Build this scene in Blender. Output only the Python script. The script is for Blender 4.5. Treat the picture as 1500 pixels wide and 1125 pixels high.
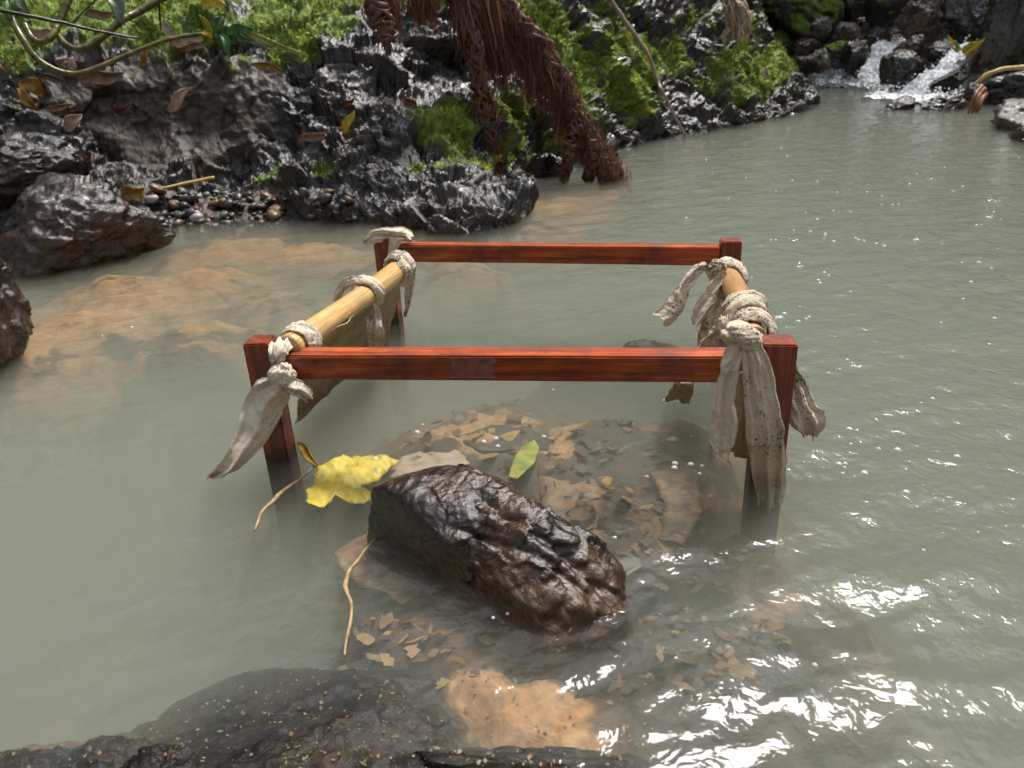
import bpy, bmesh, math, random
import numpy as np
from mathutils import Vector, Matrix, Euler

for _o in list(bpy.data.objects):
    bpy.data.objects.remove(_o)
sc = bpy.context.scene
COL = sc.collection
R = math.radians

# ------------------------------------------------------------------ camera
CAM_H = 0.6555
PITCH, ROLL, FPX = 0.4143, -0.0492, 1127.0
_f = np.array([0, math.cos(PITCH), -math.sin(PITCH)])
_r0 = np.array([1.0, 0, 0])
_u0 = np.cross(_r0, _f)
_r = math.cos(ROLL) * _r0 + math.sin(ROLL) * _u0
_u = -math.sin(ROLL) * _r0 + math.cos(ROLL) * _u0
CAM = np.array([0, 0, CAM_H])
cd = bpy.data.cameras.new('camera')
cam = bpy.data.objects.new('camera', cd)
COL.objects.link(cam)
M = Matrix.Identity(4)
for i in range(3):
    M[i][0], M[i][1], M[i][2], M[i][3] = _r[i], _u[i], -_f[i], CAM[i]
cam.matrix_world = M
cd.sensor_width = 36.0
cd.lens = 36.0 * FPX / 1500.0
cd.clip_start, cd.clip_end = 0.02, 500
cd.dof.use_dof = True
cd.dof.focus_distance = 1.35
cd.dof.aperture_fstop = 8.0
sc.camera = cam

# ------------------------------------------------------------------ world, sun, exposure
SUN_EL, SUN_AZ = R(62), R(34)          # azimuth measured from +Y towards +X
world = bpy.data.worlds.new('World')
sc.world = world
world.use_nodes = True
nt = world.node_tree
bg = nt.nodes['Background']
sky = nt.nodes.new('ShaderNodeTexSky')
sky.sky_type = 'NISHITA'
sky.sun_disc = False
sky.sun_elevation = SUN_EL
sky.sun_rotation = SUN_AZ
sky.air_density = 1.0
sky.dust_density = 3.0
sky.ozone_density = 0.6
hs = nt.nodes.new('ShaderNodeHueSaturation')
hs.inputs['Saturation'].default_value = 0.4      # thin cloud
nt.links.new(sky.outputs[0], hs.inputs['Color'])
nt.links.new(hs.outputs[0], bg.inputs[0])
bg.inputs[1].default_value = 0.068
sl = bpy.data.lights.new('sun', 'SUN')
sl.energy = 1.5
sl.angle = R(18)
sl.color = (1.0, 0.97, 0.93)
sun = bpy.data.objects.new('sun', sl)
COL.objects.link(sun)
sdir = Vector((math.sin(SUN_AZ) * math.cos(SUN_EL), math.cos(SUN_AZ) * math.cos(SUN_EL), math.sin(SUN_EL)))
sun.rotation_euler = sdir.to_track_quat('Z', 'Y').to_euler()
sun.location = sdir * 20
vs = sc.view_settings
vs.view_transform = 'Standard'
vs.look = 'None'
vs.gamma = 1.0
vs.use_curve_mapping = False
vs.exposure = 1.6
cy = sc.cycles
cy.use_denoising = True
try:
    cy.denoiser = 'OPENIMAGEDENOISE'
except Exception:
    pass
cy.max_bounces = 8
cy.diffuse_bounces = 3
cy.glossy_bounces = 3
cy.transmission_bounces = 4
cy.volume_bounces = 4
cy.transparent_max_bounces = 12
cy.caustics_reflective = False
cy.caustics_refractive = False
cy.sample_clamp_indirect = 6.0

# ------------------------------------------------------------------ pixel helpers (photo pixels, 1500 x 1125)
def ray(px, py):
    d = _f + _r * ((px - 750.0) / FPX) - _u * ((py - 562.5) / FPX)
    return d / np.linalg.norm(d)
def at_z(px, py, z=0.0):
    d = ray(px, py)
    return CAM + d * ((z - CAM_H) / d[2])
def at_r(px, py, rng):
    """point on the pixel's ray at a horizontal range"""
    d = ray(px, py)
    return CAM + d * (rng / math.hypot(d[0], d[1]))
def at_y(px, py, Y):
    d = ray(px, py)
    return CAM + d * (Y / d[1])
def rng_of(p):
    return math.hypot(p[0], p[1])

# ------------------------------------------------------------------ numpy noise
def _hash(ix, iy, iz, seed):
    h = (ix.astype(np.int64) * 374761393 + iy.astype(np.int64) * 668265263 + iz.astype(np.int64) * 2147483647 + seed * 1274126177) & 0xFFFFFFFF
    h = ((h ^ (h >> 13)) * 1274126177) & 0xFFFFFFFF
    h = ((h ^ (h >> 16)) * 2246822519) & 0xFFFFFFFF
    return (h ^ (h >> 15)) & 0xFFFFFFFF
def _h01(ix, iy, iz, seed):
    return _hash(ix, iy, iz, seed) / 4294967295.0
def vnoise(P, seed=0):
    """smooth value noise, -1..1"""
    F = np.floor(P)
    I = F.astype(np.int64)
    t = P - F
    t = t * t * t * (t * (t * 6 - 15) + 10)
    out = 0
    for a in (0, 1):
        for b in (0, 1):
            for c in (0, 1):
                w = (t[..., 0] if a else 1 - t[..., 0]) * (t[..., 1] if b else 1 - t[..., 1]) * (t[..., 2] if c else 1 - t[..., 2])
                out = out + w * _h01(I[..., 0] + a, I[..., 1] + b, I[..., 2] + c, seed)
    return out * 2 - 1
def fbm(P, octaves=4, seed=0, gain=0.5):
    P = np.asarray(P, float)
    s, a, n = 0, 1.0, 0
    for k in range(octaves):
        s = s + a * vnoise(P * (2.03 ** k) + 17.3 * k, seed + k)
        n += a
        a *= gain
    return s / n
def chunks(P, seed=0, tilt=0.6, edge=0.5):
    """broken-rock field: every Voronoi cell is a tilted plane at its own height; about -1..1"""
    P = np.asarray(P, float)
    I = np.floor(P).astype(np.int64)
    best = np.full(P.shape[:-1], 9e9)
    sec = np.full(P.shape[:-1], 9e9)
    val = np.zeros(P.shape[:-1])
    for a in (-1, 0, 1):
        for b in (-1, 0, 1):
            for c in (-1, 0, 1):
                J = (I[..., 0] + a, I[..., 1] + b, I[..., 2] + c)
                cx = J[0] + _h01(*J, seed + 1)
                cyy = J[1] + _h01(*J, seed + 2)
                cz = J[2] + _h01(*J, seed + 3)
                dx, dy, dz = P[..., 0] - cx, P[..., 1] - cyy, P[..., 2] - cz
                d = dx * dx + dy * dy + dz * dz
                v = (_h01(*J, seed + 4) * 2 - 1) * 0.6 + tilt * ((_h01(*J, seed + 5) * 2 - 1) * dx + (_h01(*J, seed + 6) * 2 - 1) * dy + (_h01(*J, seed + 7) * 2 - 1) * dz) * 2
                m = d < best
                sec = np.where(m, best, np.minimum(sec, d))
                val = np.where(m, v, val)
                best = np.where(m, d, best)
    crack = np.clip((np.sqrt(sec) - np.sqrt(best)) / 0.12, 0, 1)
    return val - edge * (1 - crack)

# ------------------------------------------------------------------ object helpers
def tag(o, label=None, cat=None, group=None, kind=None):
    if label: o['label'] = label
    if cat: o['category'] = cat
    if group: o['group'] = group
    if kind: o['kind'] = kind
    return o
def empty(name, loc):
    o = bpy.data.objects.new(name, None)
    o.empty_display_size = 0.05
    COL.objects.link(o)
    o.location = Vector(loc)
    bpy.context.view_layer.update()
    return o
def link(name, me, mat, parent=None, smooth=True):
    o = bpy.data.objects.new(name, me)
    COL.objects.link(o)
    if mat is not None:
        me.materials.append(mat)
    if smooth and len(me.polygons):
        me.polygons.foreach_set('use_smooth', np.ones(len(me.polygons), bool))
    if parent is not None:
        o.parent = parent
        o.matrix_parent_inverse = Matrix.Translation(-Vector(parent.location))
    return o
def np_mesh(name, V, Fq):
    """V (n,3), Fq (m,k) faces with k corners"""
    V = np.asarray(V, np.float32).reshape(-1, 3)
    Fq = np.asarray(Fq, np.int32)
    me = bpy.data.meshes.new(name)
    k = Fq.shape[1]
    me.vertices.add(len(V))
    me.vertices.foreach_set('co', V.ravel())
    me.loops.add(Fq.size)
    me.loops.foreach_set('vertex_index', Fq.ravel())
    me.polygons.add(len(Fq))
    me.polygons.foreach_set('loop_start', np.arange(len(Fq), dtype=np.int32) * k)
    me.update(calc_edges=True)
    return me
def attr(me, name, vals):
    a = me.attributes.new(name, 'FLOAT', 'POINT')
    a.data.foreach_set('value', np.asarray(vals, np.float32).ravel())
def grid_faces(nu, nv, close_u=False):
    iu = np.arange(nu if close_u else nu - 1)
    iv = np.arange(nv - 1)
    A, B = np.meshgrid(iu, iv, indexing='ij')
    A2 = (A + 1) % nu
    return np.stack([A * nv + B, A2 * nv + B, A2 * nv + B + 1, A * nv + B + 1], -1).reshape(-1, 4)
def grid_normals(P):
    du = np.gradient(P, axis=0)
    dv = np.gradient(P, axis=1)
    n = np.cross(du, dv)
    return n / (np.linalg.norm(n, axis=-1, keepdims=True) + 1e-9)
def catmull(K, n, axis=0):
    """resample control points along an axis with Catmull-Rom to n samples"""
    K = np.moveaxis(np.asarray(K, float), axis, 0)
    m = len(K)
    t = np.linspace(0, m - 1, n)
    i = np.clip(np.floor(t).astype(int), 0, m - 2)
    f = (t - i).reshape((-1,) + (1,) * (K.ndim - 1))
    g = lambda j: K[np.clip(j, 0, m - 1)]
    p0, p1, p2, p3 = g(i - 1), g(i), g(i + 1), g(i + 2)
    p0 = np.where((i - 1 < 0).reshape(f.shape), 2 * p1 - p2, p0)
    p3 = np.where((i + 2 > m - 1).reshape(f.shape), 2 * p2 - p1, p3)
    o = 0.5 * (2 * p1 + (p2 - p0) * f + (2 * p0 - 5 * p1 + 4 * p2 - p3) * f ** 2 + (3 * p1 - p0 - 3 * p2 + p3) * f ** 3)
    return np.moveaxis(o, 0, axis)
def frames(P):
    """tangent and two normals along a path"""
    T = np.gradient(P, axis=0)
    T /= np.linalg.norm(T, axis=1, keepdims=True) + 1e-9
    N = np.zeros_like(P)
    a = np.array([0, 0, 1.0]) if abs(T[0][2]) < 0.9 else np.array([1.0, 0, 0])
    n = np.cross(T[0], a); n /= np.linalg.norm(n)
    for k in range(len(P)):
        n = n - T[k] * (n @ T[k])
        n /= np.linalg.norm(n) + 1e-9
        N[k] = n
    return T, N, np.cross(T, N)
def tube_arrays(P, rad, seg=8):
    P = np.asarray(P, float)
    rad = np.broadcast_to(np.asarray(rad, float), (len(P),))
    T, N, B = frames(P)
    th = np.linspace(0, 2 * np.pi, seg, endpoint=False)
    V = P[:, None] + rad[:, None, None] * (np.cos(th)[None, :, None] * N[:, None] + np.sin(th)[None, :, None] * B[:, None])
    n = len(P)
    A, Bq = np.meshgrid(np.arange(n - 1), np.arange(seg), indexing='ij')
    B2 = (Bq + 1) % seg
    Fq = np.stack([A * seg + Bq, A * seg + B2, (A + 1) * seg + B2, (A + 1) * seg + Bq], -1).reshape(-1, 4)
    V = V.reshape(-1, 3)
    V = np.concatenate([V, P[:1], P[-1:]])
    c0, c1 = n * seg, n * seg + 1
    k = np.arange(seg); k2 = (k + 1) % seg
    cap0 = np.stack([np.full(seg, c0), k2, k, k], -1)
    cap1 = np.stack([np.full(seg, c1), (n - 1) * seg + k, (n - 1) * seg + k2, (n - 1) * seg + k2], -1)
    return V, Fq, np.concatenate([cap0[:, :3], cap1[:, :3]])
def mesh_parts(name, parts):
    """join (V, quads, tris) parts into one mesh"""
    Vs, faces, off = [], [], 0
    for V, Q, T in parts:
        Vs.append(V)
        faces += (np.asarray(Q) + off).tolist() if len(Q) else []
        faces += (np.asarray(T) + off).tolist() if len(T) else []
        off += len(V)
    me = bpy.data.meshes.new(name)
    me.from_pydata(np.concatenate(Vs).tolist(), [], faces)
    me.update()
    return me
def tube(name, P, rad, mat, parent=None, seg=8, n=None, rough=0.0, seed=0):
    P = np.asarray(P, float)
    if n: 
        rad = np.interp(np.linspace(0, 1, n), np.linspace(0, 1, len(np.atleast_1d(rad))), np.atleast_1d(rad)) if np.ndim(rad) else rad
        P = catmull(P, n)
    V, Q, T = tube_arrays(P, rad, seg)
    if rough:
        V = V + rough * np.stack([fbm(V * 30 + 5, 3, seed), fbm(V * 30 + 25, 3, seed), fbm(V * 30 + 45, 3, seed)], -1)
    return link(name, mesh_parts(name, [(V, Q, T)]), mat, parent)
_rs = np.random.RandomState

# ------------------------------------------------------------------ materials
def new_mat(name):
    m = bpy.data.materials.new(name)
    m.use_nodes = True
    n = m.node_tree.nodes
    return m, n, m.node_tree.links, n['Principled BSDF']
def N(nodes, t, **kw):
    n = nodes.new(t)
    for k, v in kw.items():
        if k.startswith('i_'):
            key = k[2:]
            n.inputs[int(key) if key.isdigit() else key].default_value = v
        else:
            setattr(n, k, v)
    return n
def ramp(nodes, stops):
    r = nodes.new('ShaderNodeValToRGB')
    e = r.color_ramp.elements
    while len(e) < len(stops): e.new(0.5)
    for k, (p, c) in enumerate(stops):
        e[k].position = p
        e[k].color = (c[0], c[1], c[2], 1) if not np.isscalar(c) else (c, c, c, 1)
    return r
def coords(nodes, links, scale=(1, 1, 1), kind='Object'):
    tc = nodes.new('ShaderNodeTexCoord')
    mp = nodes.new('ShaderNodeMapping')
    mp.inputs['Scale'].default_value = scale
    links.new(tc.outputs[kind], mp.inputs[0])
    return mp
def noise(nodes, links, vec, scale, detail=6, rough=0.6, dist=0.0):
    n = N(nodes, 'ShaderNodeTexNoise', i_Scale=scale, i_Detail=detail, i_Roughness=rough, i_Distortion=dist)
    links.new(vec.outputs[0], n.inputs['Vector'])
    return n
def mixc(nodes, links, fac, a, b, blend='MIX'):
    m = nodes.new('ShaderNodeMix')
    m.data_type = 'RGBA'
    m.blend_type = blend
    for s, v in ((0, fac), (6, a), (7, b)):
        if hasattr(v, 'is_linked') or hasattr(v, 'links'):
            links.new(v, m.inputs[s])
        else:
            m.inputs[s].default_value = v if s == 0 else (*v, 1)
    return m.outputs[2]
def bump(nodes, links, height, strength, dist, normal=None):
    b = nodes.new('ShaderNodeBump')
    b.inputs['Strength'].default_value = strength
    b.inputs['Distance'].default_value = dist
    links.new(height, b.inputs['Height'])
    if normal is not None: links.new(normal, b.inputs['Normal'])
    return b.outputs[0]

def rock_material(name, dark, light, brown=None, moss=False, wet=(0.12, 0.45), bump_d=0.012, scale=1.0, attrs=False, spec=0.5, speckle=False, peel=1.0, matte=0.30):
    m, n, l, p = new_mat(name)
    v = coords(n, l)
    n1 = noise(n, l, v, 6 * scale, 8, 0.65)
    n2 = noise(n, l, v, 30 * scale, 6, 0.65)
    n3 = noise(n, l, v, 2.2 * scale, 3, 0.5)
    c = ramp(n, [(0.32, dark), (0.72, light)])
    l.new(n1.outputs[0], c.inputs[0])
    col = c.outputs[0]
    c2 = ramp(n, [(0.3, 0.55), (0.7, 1.15)])
    l.new(n2.outputs[0], c2.inputs[0])
    col = mixc(n, l, 1.0, col, c2.outputs[0], 'MULTIPLY')
    if brown is not None:
        f = ramp(n, [(0.45, 0.0), (0.6, 1.0)])
        l.new(n3.outputs[0], f.inputs[0])
        fac = f.outputs[0]
        if attrs:
            at = N(n, 'ShaderNodeAttribute', attribute_name='mud')
            ad = N(n, 'ShaderNodeMath', operation='MAXIMUM')
            mu = N(n, 'ShaderNodeMath', operation='MULTIPLY', i_1=0.5)
            l.new(f.outputs[0], mu.inputs[0])
            l.new(at.outputs['Fac'], ad.inputs[0]); l.new(mu.outputs[0], ad.inputs[1])
            fac = ad.outputs[0]
        col = mixc(n, l, fac, col, mixc(n, l, 1.0, brown, c2.outputs[0], 'MULTIPLY'))
    rr = ramp(n, [(0.35, wet[0]), (0.7, wet[1])])
    l.new(n2.outputs[0], rr.inputs[0])
    rough = rr.outputs[0]
    if attrs:
        ma = N(n, 'ShaderNodeAttribute', attribute_name='mud')
        mm_ = N(n, 'ShaderNodeMath', operation='MULTIPLY_ADD', i_1=0.28); l.new(ma.outputs['Fac'], mm_.inputs[0]); l.new(rough, mm_.inputs[2])
        rough = mm_.outputs[0]
    big = noise(n, l, v, 3.5 * scale, 3, 0.5)
    bgr = N(n, 'ShaderNodeMapRange', i_1=0.42, i_2=0.68, i_3=0.0, i_4=matte); l.new(big.outputs[0], bgr.inputs[0])
    ba = N(n, 'ShaderNodeMath', operation='ADD'); l.new(rough, ba.inputs[0]); l.new(bgr.outputs[0], ba.inputs[1])
    rough = ba.outputs[0]
    if moss:
        if attrs:
            at = N(n, 'ShaderNodeAttribute', attribute_name='moss')
            mf = at.outputs['Fac']
        else:
            g = N(n, 'ShaderNodeNewGeometry')
            sp = N(n, 'ShaderNodeSeparateXYZ')
            l.new(g.outputs['Normal'], sp.inputs[0])
            ad = N(n, 'ShaderNodeMath', operation='MULTIPLY_ADD', i_1=0.9)
            l.new(n3.outputs[0], ad.inputs[2]); l.new(sp.outputs[2], ad.inputs[0])
            mr = ramp(n, [(0.38, 0.0), (0.60, 1.0)])
            l.new(ad.outputs[0], mr.inputs[0])
            mf = mr.outputs[0]
        mc = ramp(n, [(0.3, (0.03, 0.05, 0.007)), (0.52, (0.13, 0.20, 0.02)), (0.75, (0.32, 0.42, 0.04))])
        l.new(n2.outputs[0], mc.inputs[0])
        col = mixc(n, l, mf, col, mc.outputs[0])
        mx = N(n, 'ShaderNodeMix'); l.new(mf, mx.inputs[0]); l.new(rough, mx.inputs[2]); mx.inputs[3].default_value = 0.85
        rough = mx.outputs[0]
    if speckle:
        w = N(n, 'ShaderNodeTexVoronoi', i_Scale=70 * scale)
        l.new(v.outputs[0], w.inputs['Vector'])
        sr = ramp(n, [(0.10, 1.0), (0.16, 0.0)])
        l.new(w.outputs['Distance'], sr.inputs[0])
        sr2 = ramp(n, [(0.52, 0.0), (0.56, 1.0)])
        l.new(n1.outputs[0], sr2.inputs[0])
        mm = N(n, 'ShaderNodeMath', operation='MULTIPLY')
        l.new(sr.outputs[0], mm.inputs[0]); l.new(sr2.outputs[0], mm.inputs[1])
        col = mixc(n, l, mm.outputs[0], col, (0.42, 0.31, 0.16))
    l.new(col, p.inputs['Base Color'])
    l.new(rough, p.inputs['Roughness'])
    p.inputs['Specular IOR Level'].default_value = spec
    vo = N(n, 'ShaderNodeTexVoronoi', feature='F1', i_Scale=22 * scale)
    dv = N(n, 'ShaderNodeVectorMath', operation='ADD')
    l.new(v.outputs[0], dv.inputs[0]); 
    sc_ = N(n, 'ShaderNodeVectorMath', operation='SCALE'); sc_.inputs['Scale'].default_value = 0.06 / scale
    l.new(n1.outputs['Color'], sc_.inputs[0]); l.new(sc_.outputs[0], dv.inputs[1])
    l.new(dv.outputs[0], vo.inputs['Vector'])
    b1 = bump(n, l, vo.outputs['Distance'], 0.6 * peel, bump_d)
    b2 = bump(n, l, n2.outputs[0], 0.7, bump_d * 0.8, b1)
    n4 = noise(n, l, v, 120 * scale, 4, 0.6)
    b3 = bump(n, l, n4.outputs[0], 0.5, bump_d * 0.2, b2)
    l.new(b3, p.inputs['Normal'])
    return m

MAT = {}
MAT['bank'] = rock_material('bank_rock', (0.006, 0.005, 0.004), (0.046, 0.038, 0.031), (0.050, 0.029, 0.013), moss=True, wet=(0.05, 0.26), spec=0.65, attrs=True)
MAT['wet_rock'] = rock_material('wet_rock', (0.006, 0.0055, 0.005), (0.045, 0.04, 0.036), (0.045, 0.03, 0.018), spec=0.8, wet=(0.05, 0.28), scale=1.3)
MAT['brown_rock'] = rock_material('brown_rock', (0.035, 0.026, 0.02), (0.16, 0.12, 0.09), (0.14, 0.085, 0.05), wet=(0.2, 0.55))
MAT['grey_rock'] = rock_material('grey_rock', (0.05, 0.047, 0.047), (0.24, 0.22, 0.21), (0.14, 0.11, 0.08), wet=(0.2, 0.6))
MAT['moss_rock'] = rock_material('moss_rock', (0.02, 0.02, 0.018), (0.12, 0.115, 0.10), moss=True, wet=(0.2, 0.6))
MAT['boulder'] = rock_material('boulder', (0.006, 0.004, 0.003), (0.036, 0.019, 0.009), (0.075, 0.036, 0.013), spec=0.7, wet=(0.05, 0.26), matte=0.12, bump_d=0.0035, scale=3.0)
MAT['mud_rock'] = rock_material('mud_rock', (0.009, 0.006, 0.005), (0.05, 0.031, 0.02), (0.06, 0.032, 0.018), spec=0.8, matte=0.06, wet=(0.04, 0.2), scale=1.2)
MAT['bottom_rock'] = rock_material('bottom_rock', (0.004, 0.0035, 0.003), (0.022, 0.016, 0.011), (0.026, 0.017, 0.009), matte=0.0, spec=0.22, wet=(0.03, 0.14), bump_d=0.004, scale=3.0, speckle=True)

def simple_mat(name, c0, c1, scale=(20, 20, 20), rough=0.6, bump_d=0.001, spec=0.4, sub=0.0, nscale=1.0):
    m, n, l, p = new_mat(name)
    v = coords(n, l, scale)
    a = noise(n, l, v, nscale, 6, 0.6)
    c = ramp(n, [(0.3, c0), (0.7, c1)])
    l.new(a.outputs[0], c.inputs[0])
    l.new(c.outputs[0], p.inputs['Base Color'])
    p.inputs['Roughness'].default_value = rough
    p.inputs['Specular IOR Level'].default_value = spec
    if bump_d:
        l.new(bump(n, l, a.outputs[0], 0.8, bump_d), p.inputs['Normal'])
    return m
def leaf_mat(name, c0, c1, c2, rough=0.45, trans=0.25):
    m, n, l, p = new_mat(name)
    v = coords(n, l, (1, 1, 1))
    a = noise(n, l, v, 40, 5, 0.6)
    b = noise(n, l, v, 160, 4, 0.6)
    c = ramp(n, [(0.3, c0), (0.52, c1), (0.72, c2)])
    l.new(a.outputs[0], c.inputs[0])
    l.new(c.outputs[0], p.inputs['Base Color'])
    p.inputs['Roughness'].default_value = rough
    l.new(bump(n, l, b.outputs[0], 0.6, 0.001), p.inputs['Normal'])
    tr = N(n, 'ShaderNodeBsdfTranslucent')
    l.new(c.outputs[0], tr.inputs[0])
    mx = N(n, 'ShaderNodeMixShader', i_0=trans)
    l.new(p.outputs[0], mx.inputs[1]); l.new(tr.outputs[0], mx.inputs[2])
    l.new(mx.outputs[0], n['Material Output'].inputs[0])
    return m
MAT['leaf_yellow'] = leaf_mat('leaf_yellow', (0.55, 0.40, 0.03), (0.75, 0.58, 0.05), (0.50, 0.50, 0.06))
def lemon_leaf():
    m = leaf_mat('leaf_lemon', (0.42, 0.40, 0.05), (0.74, 0.57, 0.06), (0.80, 0.68, 0.16))
    n, l = m.node_tree.nodes, m.node_tree.links
    p = n['Principled BSDF']
    src = p.inputs['Base Color'].links[0].from_socket
    v = coords(n, l)
    sp = noise(n, l, v, 55, 5, 0.7)
    rp = ramp(n, [(0.60, 0.0), (0.68, 0.8)])
    l.new(sp.outputs[0], rp.inputs[0])
    wv = N(n, 'ShaderNodeTexWave', i_Scale=26.0, i_Distortion=3.0)
    l.new(v.outputs[0], wv.inputs['Vector'])
    wr = ramp(n, [(0.0, 0.35), (0.10, 0.0)])
    l.new(wv.outputs[0], wr.inputs[0])
    c1 = mixc(n, l, wr.outputs[0], src, (0.85, 0.78, 0.38))
    l.new(mixc(n, l, rp.outputs[0], c1, (0.22, 0.15, 0.04)), p.inputs['Base Color'])
    return m
MAT['leaf_lemon'] = lemon_leaf()
MAT['leaf_yellowgreen'] = leaf_mat('leaf_yellowgreen', (0.16, 0.22, 0.03), (0.33, 0.36, 0.05), (0.50, 0.44, 0.06))
MAT['leaf_green'] = leaf_mat('leaf_green', (0.03, 0.10, 0.02), (0.07, 0.19, 0.04), (0.16, 0.28, 0.06))
MAT['leaf_grey'] = leaf_mat('leaf_grey', (0.10, 0.15, 0.10), (0.18, 0.25, 0.17), (0.28, 0.34, 0.25), rough=0.35)
MAT['leaf_dry'] = leaf_mat('leaf_dry', (0.12, 0.06, 0.025), (0.30, 0.18, 0.09), (0.45, 0.32, 0.20))
MAT['leaf_pale'] = leaf_mat('leaf_pale', (0.38, 0.26, 0.16), (0.52, 0.40, 0.28), (0.62, 0.52, 0.42))
MAT['leaf_brown'] = leaf_mat('leaf_brown', (0.06, 0.022, 0.01), (0.16, 0.07, 0.025), (0.28, 0.14, 0.05))
MAT['leaf_mud'] = leaf_mat('leaf_mud', (0.02, 0.014, 0.009), (0.05, 0.034, 0.02), (0.09, 0.06, 0.03), trans=0.05)
MAT['leaf_amber'] = leaf_mat('leaf_amber', (0.14, 0.07, 0.01), (0.33, 0.18, 0.02), (0.50, 0.32, 0.04))
MAT['fibre'] = simple_mat('root_fibre', (0.025, 0.008, 0.005), (0.20, 0.068, 0.038), (45, 45, 5), 0.5, 0.0)
MAT['root'] = simple_mat('root_bark', (0.035, 0.014, 0.010), (0.20, 0.085, 0.058), (60, 60, 20), 0.45, 0.004)
MAT['stick'] = simple_mat('stick_bark', (0.16, 0.10, 0.075), (0.42, 0.31, 0.25), (30, 30, 10), 0.6, 0.001)
MAT['twig'] = simple_mat('twig_bark', (0.20, 0.12, 0.05), (0.48, 0.34, 0.17), (60, 60, 30), 0.6, 0.001)
MAT['straw'] = simple_mat('straw', (0.45, 0.27, 0.06), (0.68, 0.50, 0.20), (30, 30, 30), 0.5, 0.0)
MAT['drygrass'] = simple_mat('dry_grass', (0.28, 0.19, 0.12), (0.62, 0.50, 0.38), (25, 25, 10), 0.7, 0.0)
MAT['dark_twig'] = simple_mat('dark_twig', (0.010, 0.008, 0.007), (0.045, 0.035, 0.028), (40, 40, 40), 0.35, 0.001)

def stem_material():
    m, n, l, p = new_mat('ringed_stem')
    v = coords(n, l, (1, 1, 1))
    a = noise(n, l, v, 25, 5, 0.6)
    c = ramp(n, [(0.3, (0.045, 0.038, 0.008)), (0.55, (0.12, 0.10, 0.014)), (0.75, (0.22, 0.19, 0.035))])
    l.new(a.outputs[0], c.inputs[0])
    at = N(n, 'ShaderNodeAttribute', attribute_name='ring')
    col = mixc(n, l, at.outputs['Fac'], c.outputs[0], (0.025, 0.016, 0.008))
    l.new(col, p.inputs['Base Color'])
    p.inputs['Roughness'].default_value = 0.3
    return m
MAT['stem'] = stem_material()

def wood_material(name, c0, c1, c2, axis=0, grain=14.0, rough=(0.28, 0.5), coat=0.15, dirt=0.5):
    """grain runs along the object's local axis"""
    m, n, l, p = new_mat(name)
    s = [grain * 6] * 3
    s[axis] = grain * 0.35
    v = coords(n, l, tuple(s))
    a = noise(n, l, v, 1.0, 6, 0.62, 0.6)
    s2 = [grain * 30] * 3
    s2[axis] = grain * 1.2
    v2 = coords(n, l, tuple(s2))
    b = noise(n, l, v2, 1.0, 4, 0.7)
    v3 = coords(n, l)
    d = noise(n, l, v3, 9, 7, 0.7)
    c = ramp(n, [(0.28, c0), (0.5, c1), (0.74, c2)])
    l.new(a.outputs[0], c.inputs[0])
    r2 = ramp(n, [(0.35, 0.55), (0.6, 1.1)])
    l.new(b.outputs[0], r2.inputs[0])
    col = mixc(n, l, 0.8, c.outputs[0], r2.outputs[0], 'MULTIPLY')
    r3 = ramp(n, [(0.35, 1 - dirt), (0.55, 1.0)])
    l.new(d.outputs[0], r3.inputs[0])
    col = mixc(n, l, 1.0, col, r3.outputs[0], 'MULTIPLY')
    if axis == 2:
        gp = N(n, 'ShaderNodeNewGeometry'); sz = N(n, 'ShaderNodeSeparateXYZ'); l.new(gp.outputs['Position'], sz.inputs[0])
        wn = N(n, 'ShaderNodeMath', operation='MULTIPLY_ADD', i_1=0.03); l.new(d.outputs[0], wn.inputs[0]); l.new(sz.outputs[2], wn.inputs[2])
        low_dark = N(n, 'ShaderNodeMapRange', i_1=0.022, i_2=0.045, i_3=0.28, i_4=1.0); l.new(wn.outputs[0], low_dark.inputs[0])  # colour drops darker near and below water level, edge broken by noise
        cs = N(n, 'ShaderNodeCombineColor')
        for q in range(3): l.new(low_dark.outputs[0], cs.inputs[q])
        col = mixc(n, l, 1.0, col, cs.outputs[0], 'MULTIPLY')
    l.new(col, p.inputs['Base Color'])
    rr = ramp(n, [(0.3, rough[1]), (0.7, rough[0])])
    l.new(d.outputs[0], rr.inputs[0])
    l.new(rr.outputs[0], p.inputs['Roughness'])
    p.inputs['Coat Weight'].default_value = coat
    p.inputs['Coat Roughness'].default_value = 0.25
    l.new(bump(n, l, b.outputs[0], 0.35, 0.0012), p.inputs['Normal'])
    return m
RED = ((0.12, 0.014, 0.004), (0.44, 0.068, 0.013), (0.70, 0.17, 0.036))
MAT['red_x'] = wood_material('red_wood_rail', *RED, axis=0, dirt=0.72)
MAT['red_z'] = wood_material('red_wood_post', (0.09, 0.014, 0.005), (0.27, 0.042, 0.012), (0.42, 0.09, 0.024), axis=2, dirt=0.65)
MAT['pole'] = wood_material('pale_pole_wood', (0.42, 0.22, 0.06), (0.68, 0.41, 0.15), (0.80, 0.56, 0.26), axis=0, grain=10, coat=0.1, rough=(0.3, 0.5), dirt=0.2)
MAT['pole2'] = wood_material('tan_pole_wood', (0.38, 0.20, 0.07), (0.52, 0.29, 0.11), (0.62, 0.38, 0.17), axis=0, grain=5, coat=0.1, rough=(0.3, 0.5), dirt=0.25)

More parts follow.
